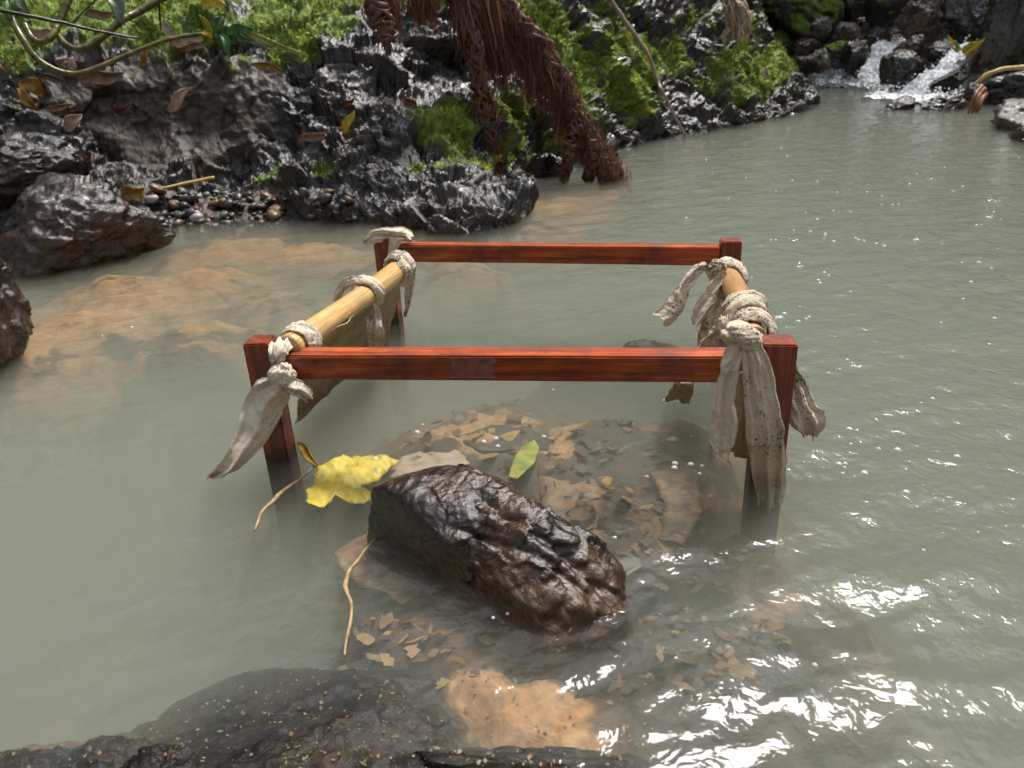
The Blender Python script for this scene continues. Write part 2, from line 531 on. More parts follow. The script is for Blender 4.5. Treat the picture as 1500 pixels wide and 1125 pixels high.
def cloth_material(name, c0, c1, mould=0.5, mould_scale=110.0, stain=(0.24, 0.16, 0.09), patch=0.25):
    m, n, l, p = new_mat(name)
    v = coords(n, l)
    a = noise(n, l, v, 14, 6, 0.65)
    c = ramp(n, [(0.3, c0), (0.65, c1)])
    l.new(a.outputs[0], c.inputs[0])
    big = noise(n, l, v, 11, 3, 0.6)
    vo = N(n, 'ShaderNodeTexVoronoi', i_Scale=mould_scale)
    ns = noise(n, l, v, 60, 3, 0.6)
    dv = N(n, 'ShaderNodeVectorMath', operation='ADD')
    s = N(n, 'ShaderNodeVectorMath', operation='SCALE'); s.inputs['Scale'].default_value = 0.02
    l.new(ns.outputs['Color'], s.inputs[0]); l.new(v.outputs[0], dv.inputs[0]); l.new(s.outputs[0], dv.inputs[1])
    l.new(dv.outputs[0], vo.inputs['Vector'])
    # threshold of the spot size varies with a large noise, so spots gather in patches
    th = ramp(n, [(0.34, 0.0), (0.68, 0.62)])
    l.new(big.outputs[0], th.inputs[0])
    lt = N(n, 'ShaderNodeMath', operation='SUBTRACT'); l.new(th.outputs[0], lt.inputs[0]); l.new(vo.outputs['Distance'], lt.inputs[1])
    sm = N(n, 'ShaderNodeMapRange', i_1=-0.12, i_2=0.08); l.new(lt.outputs[0], sm.inputs[0])
    mu = N(n, 'ShaderNodeMath', operation='MULTIPLY', i_1=mould); l.new(sm.outputs[0], mu.inputs[0])
    col = mixc(n, l, mu.outputs[0], c.outputs[0], (0.035, 0.030, 0.026))
    pn = noise(n, l, v, 9, 7, 0.72)
    pr = ramp(n, [(0.54, 0.0), (0.70, patch)])
    l.new(pn.outputs[0], pr.inputs[0])
    col = mixc(n, l, pr.outputs[0], col, (0.085, 0.072, 0.06))
    st = ramp(n, [(0.52, 0.0), (0.8, 0.4)])
    st_n = noise(n, l, v, 7, 4, 0.6)
    l.new(st_n.outputs[0], st.inputs[0])
    col = mixc(n, l, st.outputs[0], col, stain)
    l.new(col, p.inputs['Base Color'])
    p.inputs['Roughness'].default_value = 0.85
    p.inputs['Specular IOR Level'].default_value = 0.2
    wv = noise(n, l, v, 500, 3, 0.7)
    wr = noise(n, l, v, 26, 4, 0.55, 1.2)
    b1 = bump(n, l, wr.outputs[0], 0.7, 0.007)
    l.new(bump(n, l, wv.outputs[0], 0.5, 0.001, b1), p.inputs['Normal'])
    tr = N(n, 'ShaderNodeBsdfTranslucent')
    l.new(col, tr.inputs[0])
    mx = N(n, 'ShaderNodeMixShader', i_0=0.18)
    l.new(p.outputs[0], mx.inputs[1]); l.new(tr.outputs[0], mx.inputs[2])
    l.new(mx.outputs[0], n['Material Output'].inputs[0])
    return m
MAT['cloth'] = cloth_material('beige_cloth', (0.70, 0.58, 0.43), (0.90, 0.79, 0.63), 0.45, 230, patch=.08)
MAT['cloth_mould'] = cloth_material('mouldy_cloth', (0.62, 0.50, 0.37), (0.86, 0.74, 0.58), 0.8, 200, patch=0.5)
MAT['cloth_wet'] = cloth_material('wet_cloth', (0.36, 0.28, 0.15), (0.56, 0.46, 0.29), 0.3)

def bed_material():
    m, n, l, p = new_mat('stream_bed_silt')
    v = coords(n, l)
    big = noise(n, l, v, 4.2, 7, 0.62, 0.8)
    mid = noise(n, l, v, 16, 6, 0.6, 1.2)
    fine = noise(n, l, v, 90, 5, 0.6)
    sand = ramp(n, [(0.3, (0.25, 0.13, 0.05)), (0.7, (0.50, 0.29, 0.115))])
    l.new(mid.outputs[0], sand.inputs[0])
    f2 = ramp(n, [(0.3, 0.7), (0.7, 1.1)])
    l.new(fine.outputs[0], f2.inputs[0])
    col = mixc(n, l, 1.0, sand.outputs[0], f2.outputs[0], 'MULTIPLY')
    at = N(n, 'ShaderNodeAttribute', attribute_name='litter')
    add = N(n, 'ShaderNodeMath', operation='ADD'); l.new(big.outputs[0], add.inputs[0]); l.new(at.outputs['Fac'], add.inputs[1])
    k = N(n, 'ShaderNodeMath', operation='MULTIPLY_ADD', i_1=0.35); l.new(mid.outputs[0], k.inputs[0]); l.new(add.outputs[0], k.inputs[2])
    dk = ramp(n, [(0.60, 0.0), (0.66, 0.85), (0.85, 1.0)])
    l.new(k.outputs[0], dk.inputs[0])
    dark = ramp(n, [(0.3, (0.012, 0.010, 0.007)), (0.7, (0.06, 0.04, 0.022))])
    l.new(mid.outputs[0], dark.inputs[0])
    col = mixc(n, l, dk.outputs[0], col, dark.outputs[0])
    l.new(col, p.inputs['Base Color'])
    p.inputs['Roughness'].default_value = 0.8
    l.new(bump(n, l, mid.outputs[0], 0.6, 0.01), p.inputs['Normal'])
    return m
MAT['bed'] = bed_material()

def water_material():
    m, n, l, p = new_mat('murky_water')
    n.remove(p)
    out = n['Material Output']
    v = coords(n, l, (1, 1, 1))
    a = noise(n, l, v, 28, 3, 0.55, 0.4)
    b = noise(n, l, v, 75, 2, 0.5, 0.3)
    at = N(n, 'ShaderNodeAttribute', attribute_name='chop')
    b1 = N(n, 'ShaderNodeBump', i_Distance=0.006)
    l.new(a.outputs[0], b1.inputs['Height']); l.new(at.outputs['Fac'], b1.inputs['Strength'])
    b2 = N(n, 'ShaderNodeBump', i_Distance=0.0018)
    l.new(b.outputs[0], b2.inputs['Height']); l.new(at.outputs['Fac'], b2.inputs['Strength']); l.new(b1.outputs[0], b2.inputs['Normal'])
    fr = N(n, 'ShaderNodeFresnel', i_IOR=1.33); l.new(b2.outputs[0], fr.inputs['Normal'])
    tr = N(n, 'ShaderNodeBsdfTransparent')
    gl = N(n, 'ShaderNodeBsdfGlossy', i_Roughness=0.0); l.new(b2.outputs[0], gl.inputs['Normal'])
    mx = N(n, 'ShaderNodeMixShader')
    l.new(fr.outputs[0], mx.inputs[0]); l.new(tr.outputs[0], mx.inputs[1]); l.new(gl.outputs[0], mx.inputs[2])
    l.new(mx.outputs[0], out.inputs['Surface'])
    vol = N(n, 'ShaderNodeVolumePrincipled', i_Density=3.5, i_Anisotropy=-0.2)
    vol.inputs['Color'].default_value = (0.525, 0.555, 0.475, 1)
    l.new(vol.outputs[0], out.inputs['Volume'])
    return m
MAT['water'] = water_material()
def foam_material():
    m, n, l, p = new_mat('white_water')
    v = coords(n, l, (1, 1, 1))
    a = noise(n, l, v, 14, 6, 0.7, 0.5)
    c = ramp(n, [(0.3, (0.62, 0.66, 0.68)), (0.6, (0.92, 0.93, 0.94))])
    l.new(a.outputs[0], c.inputs[0])
    l.new(c.outputs[0], p.inputs['Base Color'])
    p.inputs['Roughness'].default_value = 0.6
    l.new(bump(n, l, a.outputs[0], 0.6, 0.03), p.inputs['Normal'])
    return m
MAT['foam'] = foam_material()
def fall_material():
    m = foam_material(); m.name = 'falling_water'
    n, l = m.node_tree.nodes, m.node_tree.links
    v = coords(n, l, (9, 9, 2.5))
    a = noise(n, l, v, 1.6, 5, 0.65, 0.6)
    rp = ramp(n, [(0.30, 0.0), (0.46, 1.0)])
    l.new(a.outputs[0], rp.inputs[0])
    t = N(n, 'ShaderNodeBsdfTransparent'); mx = N(n, 'ShaderNodeMixShader')
    l.new(rp.outputs[0], mx.inputs[0]); l.new(t.outputs[0], mx.inputs[1]); l.new(n['Principled BSDF'].outputs[0], mx.inputs[2])
    l.new(mx.outputs[0], n['Material Output'].inputs[0])
    return m
MAT['fall'] = fall_material()

# ------------------------------------------------------------------ left bank: lofted from stations (photo columns), then broken up
def st(wl, *ups):
    """station: waterline pixel, then (px, py, metres behind the waterline)"""
    p0 = at_z(*wl)
    r0 = rng_of(p0)
    under = p0 * np.array([1 - 0.12 / r0, 1 - 0.12 / r0, 0]) + np.array([0, 0, -0.35])
    rows = [under, p0]
    for (x, y, d) in ups:
        rows.append(at_r(x, y, r0 + d))
    t = rows[-1]
    rows.append(t * np.array([1 + 0.8 / r0, 1 + 0.8 / r0, 1]) + np.array([0, 0, 0.9]))
    rows.append(t * np.array([1 + 2.4 / r0, 1 + 2.4 / r0, 1]) + np.array([0, 0, 2.3]))
    return rows
STN = [
    st((-420, 400), (-420, 300, .25), (-420, 200, .5), (-420, 100, .8), (-420, -60, 1.4)),
    st((-220, 380), (-220, 290, .25), (-220, 190, .5), (-220, 100, .8), (-220, -60, 1.4)),
    st((-60, 352), (-60, 275, .30), (-60, 190, .5), (-60, 100, .8), (-60, -60, 1.4)),
    st((60, 346), (60, 275, .35), (55, 190, .6), (50, 105, .8), (50, -60, 1.5)),
    st((150, 342), (150, 280, .40), (150, 190, .75), (150, 98, .9), (150, -60, 1.6)),
    st((235, 338), (240, 283, .45), (245, 190, .80), (250, 88, .95), (250, -60, 1.6)),
    st((340, 326), (345, 285, .38), (350, 195, .72), (355, 85, .95), (360, -60, 1.6)),
    st((440, 319), (440, 285, .20), (440, 195, .55), (445, 90, .9), (450, -60, 1.6)),
    st((540, 322), (540, 285, .18), (540, 200, .55), (545, 85, 1.0), (550, -60, 1.6)),
    st((640, 336), (635, 290, .22), (630, 215, .65), (630, 100, 1.3), (630, -60, 1.7)),
    st((715, 333), (705, 292, .30), (700, 220, .85), (700, 110, 1.4), (700, -60, 1.8)),
    st((757, 308), (740, 282, .25), (735, 220, .75), (740, 110, 1.2), (745, -60, 1.6)),
    st((752, 272), (752, 250, .12), (755, 200, .45), (770, 110, .80), (780, -60, 1.2)),
    st((815, 255), (815, 235, .15), (815, 180, .40), (820, 90, .70), (820, -60, 1.1)),
    st((880, 230), (880, 210, .12), (880, 150, .30), (875, 70, .55), (870, -60, .95)),
    st((925, 213), (925, 190, .15), (920, 130, .40), (915, 60, .65), (910, -60, 1.0)),
    st((1000, 197), (1000, 176, .15), (995, 120, .45), (990, 50, .75), (985, -60, 1.2)),
    st((1060, 187), (1060, 168, .15), (1055, 115, .50), (1050, 50, .80), (1050, -60, 1.3)),
    st((1120, 177), (1118, 158, .20), (1110, 115, .55), (1100, 60, .90), (1085, -40, 1.4)),
    st((1165, 165), (1160, 148, .25), (1145, 115, .65), (1128, 78, 1.0), (1098, 5, 1.6)),
    st((1194, 153), (1176, 139, .30), (1156, 116, .80), (1140, 90, 1.2), (1104, 15, 1.8)),
    st((1190, 140), (1176, 130, .40), (1158, 112, 1.0), (1143, 90, 1.5), (1108, 22, 2.0)),
    st((1165, 126), (1150, 118, .40), (1140, 104, .8), (1125, 80, 1.3), (1090, 15, 2.0)),
]
K = np.array(STN)
NU, NV = 1500, 330
G = catmull(K, NV, axis=1)
G = catmull(G, NU, axis=0)
Nn = grid_normals(G)
if Nn[NU // 2, NV // 2, 1] > 0: Nn = -Nn
uu = np.linspace(0, len(K) - 1, NU)[:, None] + np.zeros((1, NV))
vv = np.linspace(0, K.shape[1] - 1, NV)[None, :] + np.zeros((NU, 1))
# project to photo pixels only to know which place on the bank carries moss or mud
def to_px(P):
    d = P - CAM
    z = d @ _f
    return 750 + FPX * (d @ _r) / z, 562.5 - FPX * (d @ _u) / z
PX, PY = to_px(G)
def blob(cx, cy_, rx, ry):
    return np.exp(-(((PX - cx) / rx) ** 2 + ((PY - cy_) / ry) ** 2))
wob = fbm(G * 3.5, 4, 11)
wob2 = fbm(G * 14, 4, 12)
moss = np.zeros_like(PX)
for b in [(60, 20, 130, 62, 1.2), (250, 25, 130, 45, 1.0), (440, 40, 95, 48, 1.15), (20, 70, 60, 40, .9), (-200, 20, 200, 90, 1.0),
          (660, 200, 45, 30, 1.0), (690, 250, 50, 25, .55), (500, 275, 40, 14, .6), (400, 265, 25, 12, .5), (620, 255, 50, 25, .5),
          (790, 30, 60, 60, .9), (840, 110, 50, 70, 1.15), (880, 60, 45, 100, .75), (740, 190, 40, 50, .9), (925, 110, 40, 60, .95),
          (985, 90, 35, 32, 1.05), (1010, 30, 60, 45, .6), (1060, 100, 50, 35, .75), (1130, 95, 35, 35, 1.15), (1090, 60, 35, 55, .6),
          (1040, 125, 40, 20, .8), (1100, 135, 40, 18, .6), (820, 200, 60, 25, .7), (560, -20, 300, 45, .9), (950, -60, 400, 60, .9)]:
    moss = np.maximum(moss, b[4] * blob(*b[:4]))
moss = np.maximum(moss, np.clip((vv - 5.6) / 0.6, 0, 1) * 0.95)
moss = np.clip((moss + 0.45 * wob + 0.40 * wob2 - 0.40) / 0.22, 0, 1)
mud = np.zeros_like(PX)
for b in [(170, 150, 110, 60, 1.3), (270, 180, 110, 70, 1.4), (380, 110, 50, 40, .8), (560, 245, 80, 14, .6), (620, 165, 50, 20, .5), (330, 300, 120, 25, .9), (50, 230, 60, 60, .6)]:
    mud = np.maximum(mud, b[4] * blob(*b[:4]))
mud = np.clip((mud + 0.4 * wob - 0.4) / 0.25, 0, 1)
# thrown-up rock: tilted blocks at three sizes; mud and moss are smoother
hard = 1 - 0.75 * np.clip(mud, 0, 1) - 0.45 * moss * (1 - mud)
Gw = G + 0.06 * np.stack([fbm(G * 5, 3, 21), fbm(G * 5, 3, 22), fbm(G * 5, 3, 23)], -1)
sq = np.array([1, 1, 1.25])
disp = 0.12 * chunks(Gw * 2.4, 31, 0.6, 0.1) + 0.040 * chunks(Gw * 6.5, 41, 0.6, 0.15) + 0.016 * chunks(Gw * 16, 51, 0.6, 0.15) + 0.006 * chunks(Gw * 40, 61, 0.8, 0.2)
soft = 0.06 * fbm(G * 4, 4, 71) + 0.018 * fbm(G * 22, 3, 72)
fade = np.clip((vv - 0.6) / 0.6, 0.3, 1)
disp = (hard * disp + (1 - hard) * soft) * fade
disp += moss * (0.02 + 0.03 * fbm(G * 9, 3, 81) + 0.012 * fbm(G * 45, 2, 82))
B = G + Nn * disp[..., None]
bank_me = np_mesh('bank', B.reshape(-1, 3), grid_faces(NU, NV))
attr(bank_me, 'moss', moss)
attr(bank_me, 'mud', mud)
bank = link('bank', bank_me, MAT['bank'])
bank['kind'] = 'structure'
Bn = grid_normals(B)
if Bn[NU // 2, NV // 2, 1] > 0: Bn = -Bn
def on_bank(px, py, lift=0.0):
    """the bank's own surface point seen at a photo pixel, nearest to the camera"""
    bx, by = on_bank.cache
    d = (bx - px) ** 2 + (by - py) ** 2
    near = np.argwhere(d < max(40, d.min() * 1.5))
    rr = [np.linalg.norm(B[i, j] - CAM) for i, j in near]
    i, j = near[int(np.argmin(rr))]
    return B[i, j] + Bn[i, j] * lift, Bn[i, j]
on_bank.cache = to_px(B)

# moss: short leafy tufts growing out of the moss patches
def tufts(name, P, Nrm, size, seed, mat, spread=0.9):
    r = _rs(seed)
    n = len(P)
    d = Nrm * 0.7 + np.array([0, 0, .25]) + spread * r.normal(0, 0.5, (n, 3))
    d /= np.linalg.norm(d, axis=1, keepdims=True)
    s = np.cross(d, r.normal(0, 1, (n, 3)))
    s /= np.linalg.norm(s, axis=1, keepdims=True) + 1e-9
    L = size * r.uniform(0.5, 1.3, (n, 1))
    w = L * r.uniform(0.16, 0.34, (n, 1))
    mid = P + d * L * 0.5
    tip = P + d * L + 0.3 * L * r.normal(0, .5, (n, 3))
    V = np.stack([P - d * L * .15, mid + s * w, tip, mid - s * w], 1).reshape(-1, 3)
    F4 = np.arange(n * 4).reshape(-1, 4)
    me = np_mesh(name, V, F4)
    attr(me, 'tone', np.repeat(r.uniform(0, 1, n), 4))
    return link(name, me, mat, smooth=False)
def tuft_material(name, c0, c1, c2):
    m, n, l, p = new_mat(name)
    at = N(n, 'ShaderNodeAttribute', attribute_name='tone')
    v = coords(n, l)
    a = noise(n, l, v, 5, 4, 0.6)
    ad = N(n, 'ShaderNodeMath', operation='MULTIPLY_ADD', i_1=0.45); l.new(at.outputs['Fac'], ad.inputs[0])
    mu = N(n, 'ShaderNodeMath', operation='MULTIPLY', i_1=0.75); l.new(a.outputs[0], mu.inputs[0]); l.new(mu.outputs[0], ad.inputs[2])
    c = ramp(n, [(0.3, c0), (0.58, c1), (0.85, c2)])
    l.new(ad.outputs[0], c.inputs[0])
    l.new(c.outputs[0], p.inputs['Base Color'])
    p.inputs['Roughness'].default_value = 0.6
    tr = N(n, 'ShaderNodeBsdfTranslucent'); l.new(c.outputs[0], tr.inputs[0])
    mx = N(n, 'ShaderNodeMixShader', i_0=0.3)
    l.new(p.outputs[0], mx.inputs[1]); l.new(tr.outputs[0], mx.inputs[2])
    l.new(mx.outputs[0], n['Material Output'].inputs[0])
    return m
MAT['fibre'] = tuft_material('root_fibre_toned', (0.022, 0.008, 0.006), (0.10, 0.034, 0.020), (0.30, 0.14, 0.085))
MAT['moss'] = tuft_material('moss_tuft', (0.035, 0.042, 0.010), (0.19, 0.25, 0.026), (0.52, 0.56, 0.07))
rs = _rs(5)
inview = (vv > 1.0) & (PX > -350) & (PY > -420)
prob = np.clip(moss, 0, 1) * np.clip(.6 + 1.2 * fbm(G * 11, 3, 83), .05, 1) * inview
# area-weighted picking
du = np.linalg.norm(np.gradient(G, axis=0), axis=-1) * np.linalg.norm(np.gradient(G, axis=1), axis=-1)
wgt = (prob * du).ravel()
pick = rs.choice(wgt.size, 130000, p=wgt / wgt.sum())
jit = rs.normal(0, 0.006, (len(pick), 3))
tuft = tufts('moss', B.reshape(-1, 3)[pick] + jit, Bn.reshape(-1, 3)[pick], 0.026, 7, MAT['moss'])
tag(tuft, 'bright green moss carpeting the bank rocks', 'moss', kind='stuff')

# ------------------------------------------------------------------ stream bed
def bed_z(X, Y):
    base = np.full(X.shape, -0.42)
    wob_ = 1 + 0.55 * fbm(np.stack([X * 7, Y * 7, 0 * X], -1), 3, 95)
    def hump(px, py, r, z):
        c = at_z(px, py)
        w = np.exp(-((((X - c[0]) ** 2 + (Y - c[1]) ** 2) / r ** 2) * wob_) ** 1.3)
        return -0.42 + (z + 0.42) * w
    for h in [(800, 640, .42, -.058), (850, 760, .36, -.055), (760, 640, .30, -.055), (900, 720, .30, -.05), (1010, 740, .22, -.075), (770, 1000, .20, -.030), (860, 1030, .20, -.034), (700, 970, .16, -.04), (560, 850, .13, -.085), (960, 620, .2, -.09),
              (640, 700, .26, -.055), (720, 820, .28, -.06), (1120, 1000, .13, -.07), (1010, 900, .13, -.075), (150, 1060, .13, -.045), (350, 1010, .14, -.04), (110, 450, .42, -.03), (40, 490, .36, -.035), (200, 415, .46, -.03), (300, 390, .45, -.035), (150, 400, .4, -.025),
              (270, 460, .36, -.05), (380, 410, .36, -.06), (330, 350, .60, -.025), (440, 350, .50, -.03), (560, 365, .40, -.04), (660, 365, .35, -.06), (800, 285, .6, -.035), (890, 270, .5, -.06), (760, 315, .55, -.05), (930, 222, .6, -.07), (1010, 205, .5, -.08),
              (950, 480, .22, -.06), (860, 478, .18, -.06), (1000, 880, .20, -.05), (1060, 960, .18, -.055), (960, 980, .18, -.045), (700, 900, .2, -.05), (560, 900, .16, -.055), (1130, 860, .20, -.09), (1190, 1000, .20, -.09), (1240, 900, .22, -.14), (1200, 780, .2, -.13), (0, 1110, .2, -.05), (450, 1080, .40, -.065), (820, 1060, .26, -.06), (620, 950, .2, -.075), (640, 615, .36, -.055), (900, 600, .36, -.055), (740, 575, .38, -.065), (540, 620, .26, -.075), (1000, 580, .25, -.075), (600, 1100, .3, -.06), (900, 1125, .2, -.06), (560, 600, .2, -.10), (1100, 720, .14, -.09)]:
        base = np.maximum(base, hump(*h))
    return base
nth, nr = 420, 520
th = np.radians(np.linspace(-62, 62, nth))
rr_ = np.exp(np.linspace(math.log(0.22), math.log(16.0), nr))
TH, RR = np.meshgrid(th, rr_, indexing='ij')
X, Y = RR * np.sin(TH), RR * np.cos(TH)
Z = bed_z(X, Y)
Q3 = np.stack([X, Y, np.zeros_like(X)], -1)
Z = Z + 0.03 * fbm(Q3 * 6, 5, 91) + 0.016 * fbm(Q3 * 22, 4, 92)
Z = np.minimum(Z, -0.012)
bed_me = np_mesh('stream_bed', np.stack([X, Y, Z], -1).reshape(-1, 3), grid_faces(nth, nr))
lit = np.zeros_like(X)
def lump(px, py, r, a):
    c = at_z(px, py)
    return a * np.exp(-(((X - c[0]) ** 2 + (Y - c[1]) ** 2) / r ** 2))
for q in [(770, 985, .11, -.30), (850, 1005, .09, -.26), (690, 960, .05, -.2), (900, 880, .12, .2), (930, 800, .10, .25), (700, 640, .1, .2), (870, 660, .12, .15), (960, 480, .2, .3), (880, 475, .15, .3), (200, 420, .3, -.12), (120, 450, .25, -.15),
          (1000, 760, .12, -.18), (700, 590, .12, -.15), (780, 740, .1, -.15), (350, 360, .4, -.1), (500, 350, .4, -.1), (800, 285, .4, -.15), (600, 1080, .2, .2), (620, 860, .1, -.2), (450, 920, .15, .2), (990, 900, .16, .2), (1060, 980, .15, .2), (940, 960, .1, .15), (1120, 880, .14, .15), (560, 880, .08, -.1), (700, 890, .12, .15)]:
    lit += lump(*q)
attr(bed_me, 'litter', lit)
bed = link('stream_bed', bed_me, MAT['bed'])
bed['kind'] = 'structure'

# ------------------------------------------------------------------ water: closed body with a rippled surface
nth, nr = 520, 640
th = np.radians(np.linspace(-60, 60, nth))
rr_ = np.exp(np.linspace(math.log(0.24), math.log(15.0), nr))
TH, RR = np.meshgrid(th, rr_, indexing='ij')
X, Y = RR * np.sin(TH), RR * np.cos(TH)
Q3 = np.stack([X, Y, np.zeros_like(X)], -1)
def water_h(X, Y):
    Q = np.stack([X, Y, np.zeros_like(X)], -1)
    a = np.clip(0.8 + 0.5 * (X - 0.05) / 0.5, 0.7, 1.3)          # livelier on the right, where the current runs
    c = at_z(1300, 1050)
    near = np.exp(-(((X - c[0]) ** 2 + (Y - c[1]) ** 2) / 0.45 ** 2))
    amp = 0.62 * a + 1.1 * near
    A = np.array([[0.94, 0.34], [-0.34, 0.94]])
    U = X * A[0, 0] + Y * A[0, 1]
    V = X * A[1, 0] + Y * A[1, 1]
    W1 = np.stack([U * 6, V * 13, np.zeros_like(U)], -1)
    W2 = np.stack([U * 17, V * 30, np.zeros_like(U)], -1)
    W1 = W1 + 0.5 * np.stack([fbm(Q * 4, 2, 3), fbm(Q * 4, 2, 4), 0 * X], -1)
    W2 = W2 + 0.7 * np.stack([fbm(Q * 9, 2, 5), fbm(Q * 9, 2, 6), 0 * X], -1)
    right = np.clip((X - .15) / .5, 0, 1)
    h = amp * (0.0046 * fbm(W1, 2, 101) + 0.0020 * (1 + 1.1 * right * (1 - near)) * (1 - .2 * near) * fbm(W2, 2, 102))
    # ring ripples round the posts and the boulder
    for (px, py, s) in RINGS:
        q = at_z(px, py)
        d = np.hypot(X - q[0], Y - q[1])
        h = h + s * 0.0008 * np.sin(d * 260 + 3 * fbm(Q * 14, 2, 9)) * np.exp(-((d - 0.045) / 0.045) ** 2) + s * .002 * np.exp(-(d / .034) ** 4)
    return h, amp
RINGS = [(411, 668, 0.7), (1128, 700, 1.0), (576, 465, 1.0), (1070, 470, .8)]
h, amp = water_h(X, Y)
top = np.stack([X, Y, h], -1)
nT = nth * nr
bot = top.copy(); bot[..., 2] = -0.9
V = np.concatenate([top.reshape(-1, 3), bot.reshape(-1, 3)])
Ft = grid_faces(nth, nr)
idx = np.arange(nT).reshape(nth, nr)
rim = np.concatenate([idx[:, 0], idx[-1, 1:], idx[::-1, -1][1:], idx[0, ::-1][1:]])
a_, b_ = rim[:-1], rim[1:]
Fs = np.stack([a_, a_ + nT, b_ + nT, b_], -1)
Fb = Ft[:, ::-1] + nT
# coarse bottom: one quad per rim strip is enough, keep the matching grid for a closed body
water_me = np_mesh('water', V, np.concatenate([Ft, Fs, Fb]))
chop = np.clip(0.26 + 0.34 * amp + .35 * np.clip((X - .15) / .5, 0, 1), 0, 1)
_c = at_z(1300, 1050)
chop = chop * (1 - .6 * np.exp(-(((X - _c[0]) ** 2 + (Y - _c[1]) ** 2) / .45 ** 2)))
attr(water_me, 'chop', np.concatenate([chop.ravel(), chop.ravel()]))
water = link('water', water_me, MAT['water'])
water['kind'] = 'structure'

# ------------------------------------------------------------------ wooded ravine round the pool (beyond the frame, mirrored in the water)
MAT['forest'] = tuft_material('forest_leaf', (0.012, 0.022, 0.006), (0.035, 0.06, 0.014), (0.08, 0.12, 0.03))
MAT['slope'] = simple_mat('forest_slope', (0.012, 0.012, 0.006), (0.05, 0.055, 0.025), (2, 2, 2), 0.9, 0.05)
ua = np.linspace(0, 2 * np.pi, 181)
va = np.linspace(0, 1, 16)
UA, VA = np.meshgrid(ua, va, indexing='ij')
# centre line of the ravine bends to the right upstream
cx0, cy0 = 1.0, 4.0
rad = 10.5 + VA * 7.0 + 1.2 * np.sin(3 * UA + 1) + 0.8 * np.sin(5 * UA)
HZ = -0.9 + VA ** 0.8 * np.where(np.cos(UA) > 0.1, 15.0, 6.5)
P = np.stack([cx0 + rad * np.sin(UA), cy0 + rad * np.cos(UA), HZ], -1)
P[..., 2] += 0.8 * fbm(P * 0.5, 3, 201)
slope = link('hillside', np_mesh('hillside', P.reshape(-1, 3), grid_faces(181, 16)), MAT['slope'])
slope['kind'] = 'structure'
r = _rs(77)
n = 26000
u = r.uniform(0, 2 * np.pi, n); v = r.uniform(0, 1, n) ** 0.8
clump = fbm(np.stack([np.sin(u) * 6, np.cos(u) * 6, v * 9], -1), 3, 202)
keep = clump > -0.12
u, v, clump = u[keep], v[keep], clump[keep]
rd = 9.0 + v * 6.0 - 1.8 * clump + r.normal(0, .35, len(u)) - 2.2 * np.clip(v - .55, 0, 1)
Pf = np.stack([cx0 + rd * np.sin(u), cy0 + rd * np.cos(u), 1.6 + v * 11.5 + r.normal(0, .3, len(u))], -1)
# nothing hangs into the open sky above the pool nor in front of the upstream rocks
az = np.arctan2(Pf[:, 0], Pf[:, 1])
el = np.degrees(np.arctan2(Pf[:, 2], np.hypot(Pf[:, 0], Pf[:, 1])))
limit = np.where(np.abs(az) < 1.2, 47, 24) + 5 * np.sin(az * 5)
ok = (el < limit) & ((el > 9) | (np.abs(az) > 1.0))
Pf = Pf[ok]
Nf = -np.stack([Pf[:, 0] - cx0, Pf[:, 1] - cy0, np.full(len(Pf), -3.0)], -1)
Nf /= np.linalg.norm(Nf, axis=1, keepdims=True)
forest = tufts('forest_foliage', Pf, Nf, 0.75, 78, MAT['forest'])
tag(forest, 'dense dark green forest foliage on the slopes round the pool', 'foliage', kind='stuff')

# ------------------------------------------------------------------ boulders
def rock_mesh(name, size, seed, subdiv=5, planes=14, noise_amp=0.05, sharp=9.0, chunk=0.04):
    """closed angular stone: soft intersection of random half-spaces, then broken up"""
    bm = bmesh.new()
    bmesh.ops.create_icosphere(bm, subdivisions=subdiv, radius=1.0)
    V = np.array([v.co[:] for v in bm.verts])
    V /= np.linalg.norm(V, axis=1, keepdims=True)
    r = _rs(seed)
    n = r.normal(0, 1, (planes, 3)); n /= np.linalg.norm(n, axis=1, keepdims=True)
    d = r.uniform(0.62, 1.0, planes)
    q = np.clip(V @ n.T, 0.02, None) / d
    rad = 1.0 / (np.sum(q ** sharp, axis=1) + 0.75 ** sharp) ** (1 / sharp)
    V = V * rad[:, None]
    V /= np.abs(V).max(axis=0)
    nr = V / np.linalg.norm(V, axis=1, keepdims=True)
    V = V + nr * (noise_amp * fbm(V * 2.5 + seed, 5, seed) + chunk * chunks(V * 2.6 + seed, seed + 9, 0.8, 0.2) + chunk * .4 * chunks(V * 7 + seed, seed + 19, 0.8, 0.2))[:, None]
    V = V * (np.asarray(size) / 2.0)
    for v, c in zip(bm.verts, V): v.co = c
    me = bpy.data.meshes.new(name)
    bm.to_mesh(me); bm.free()
    return me
def rock_at(name, box, rng, mat, seed, label, cat='rock', depth=None, group=None, rot=0.0, tilt=0.0, subdiv=4, **kw):
    """stone filling a photo box (x0,y0,x1,y1) at a horizontal range"""
    x0, y0, x1, y1 = box
    c = at_r((x0 + x1) / 2, (y0 + y1) / 2, rng)
    dist = (c - CAM) @ _f
    w, hh = (x1 - x0) * dist / FPX, (y1 - y0) * dist / FPX
    me = rock_mesh(name, (w, depth or 0.8 * w, hh), seed, subdiv, **kw)
    o = link(name, me, mat)
    o.location = c
    o.rotation_euler = (0, tilt, rot)
    tag(o, label, cat, group)
    return o
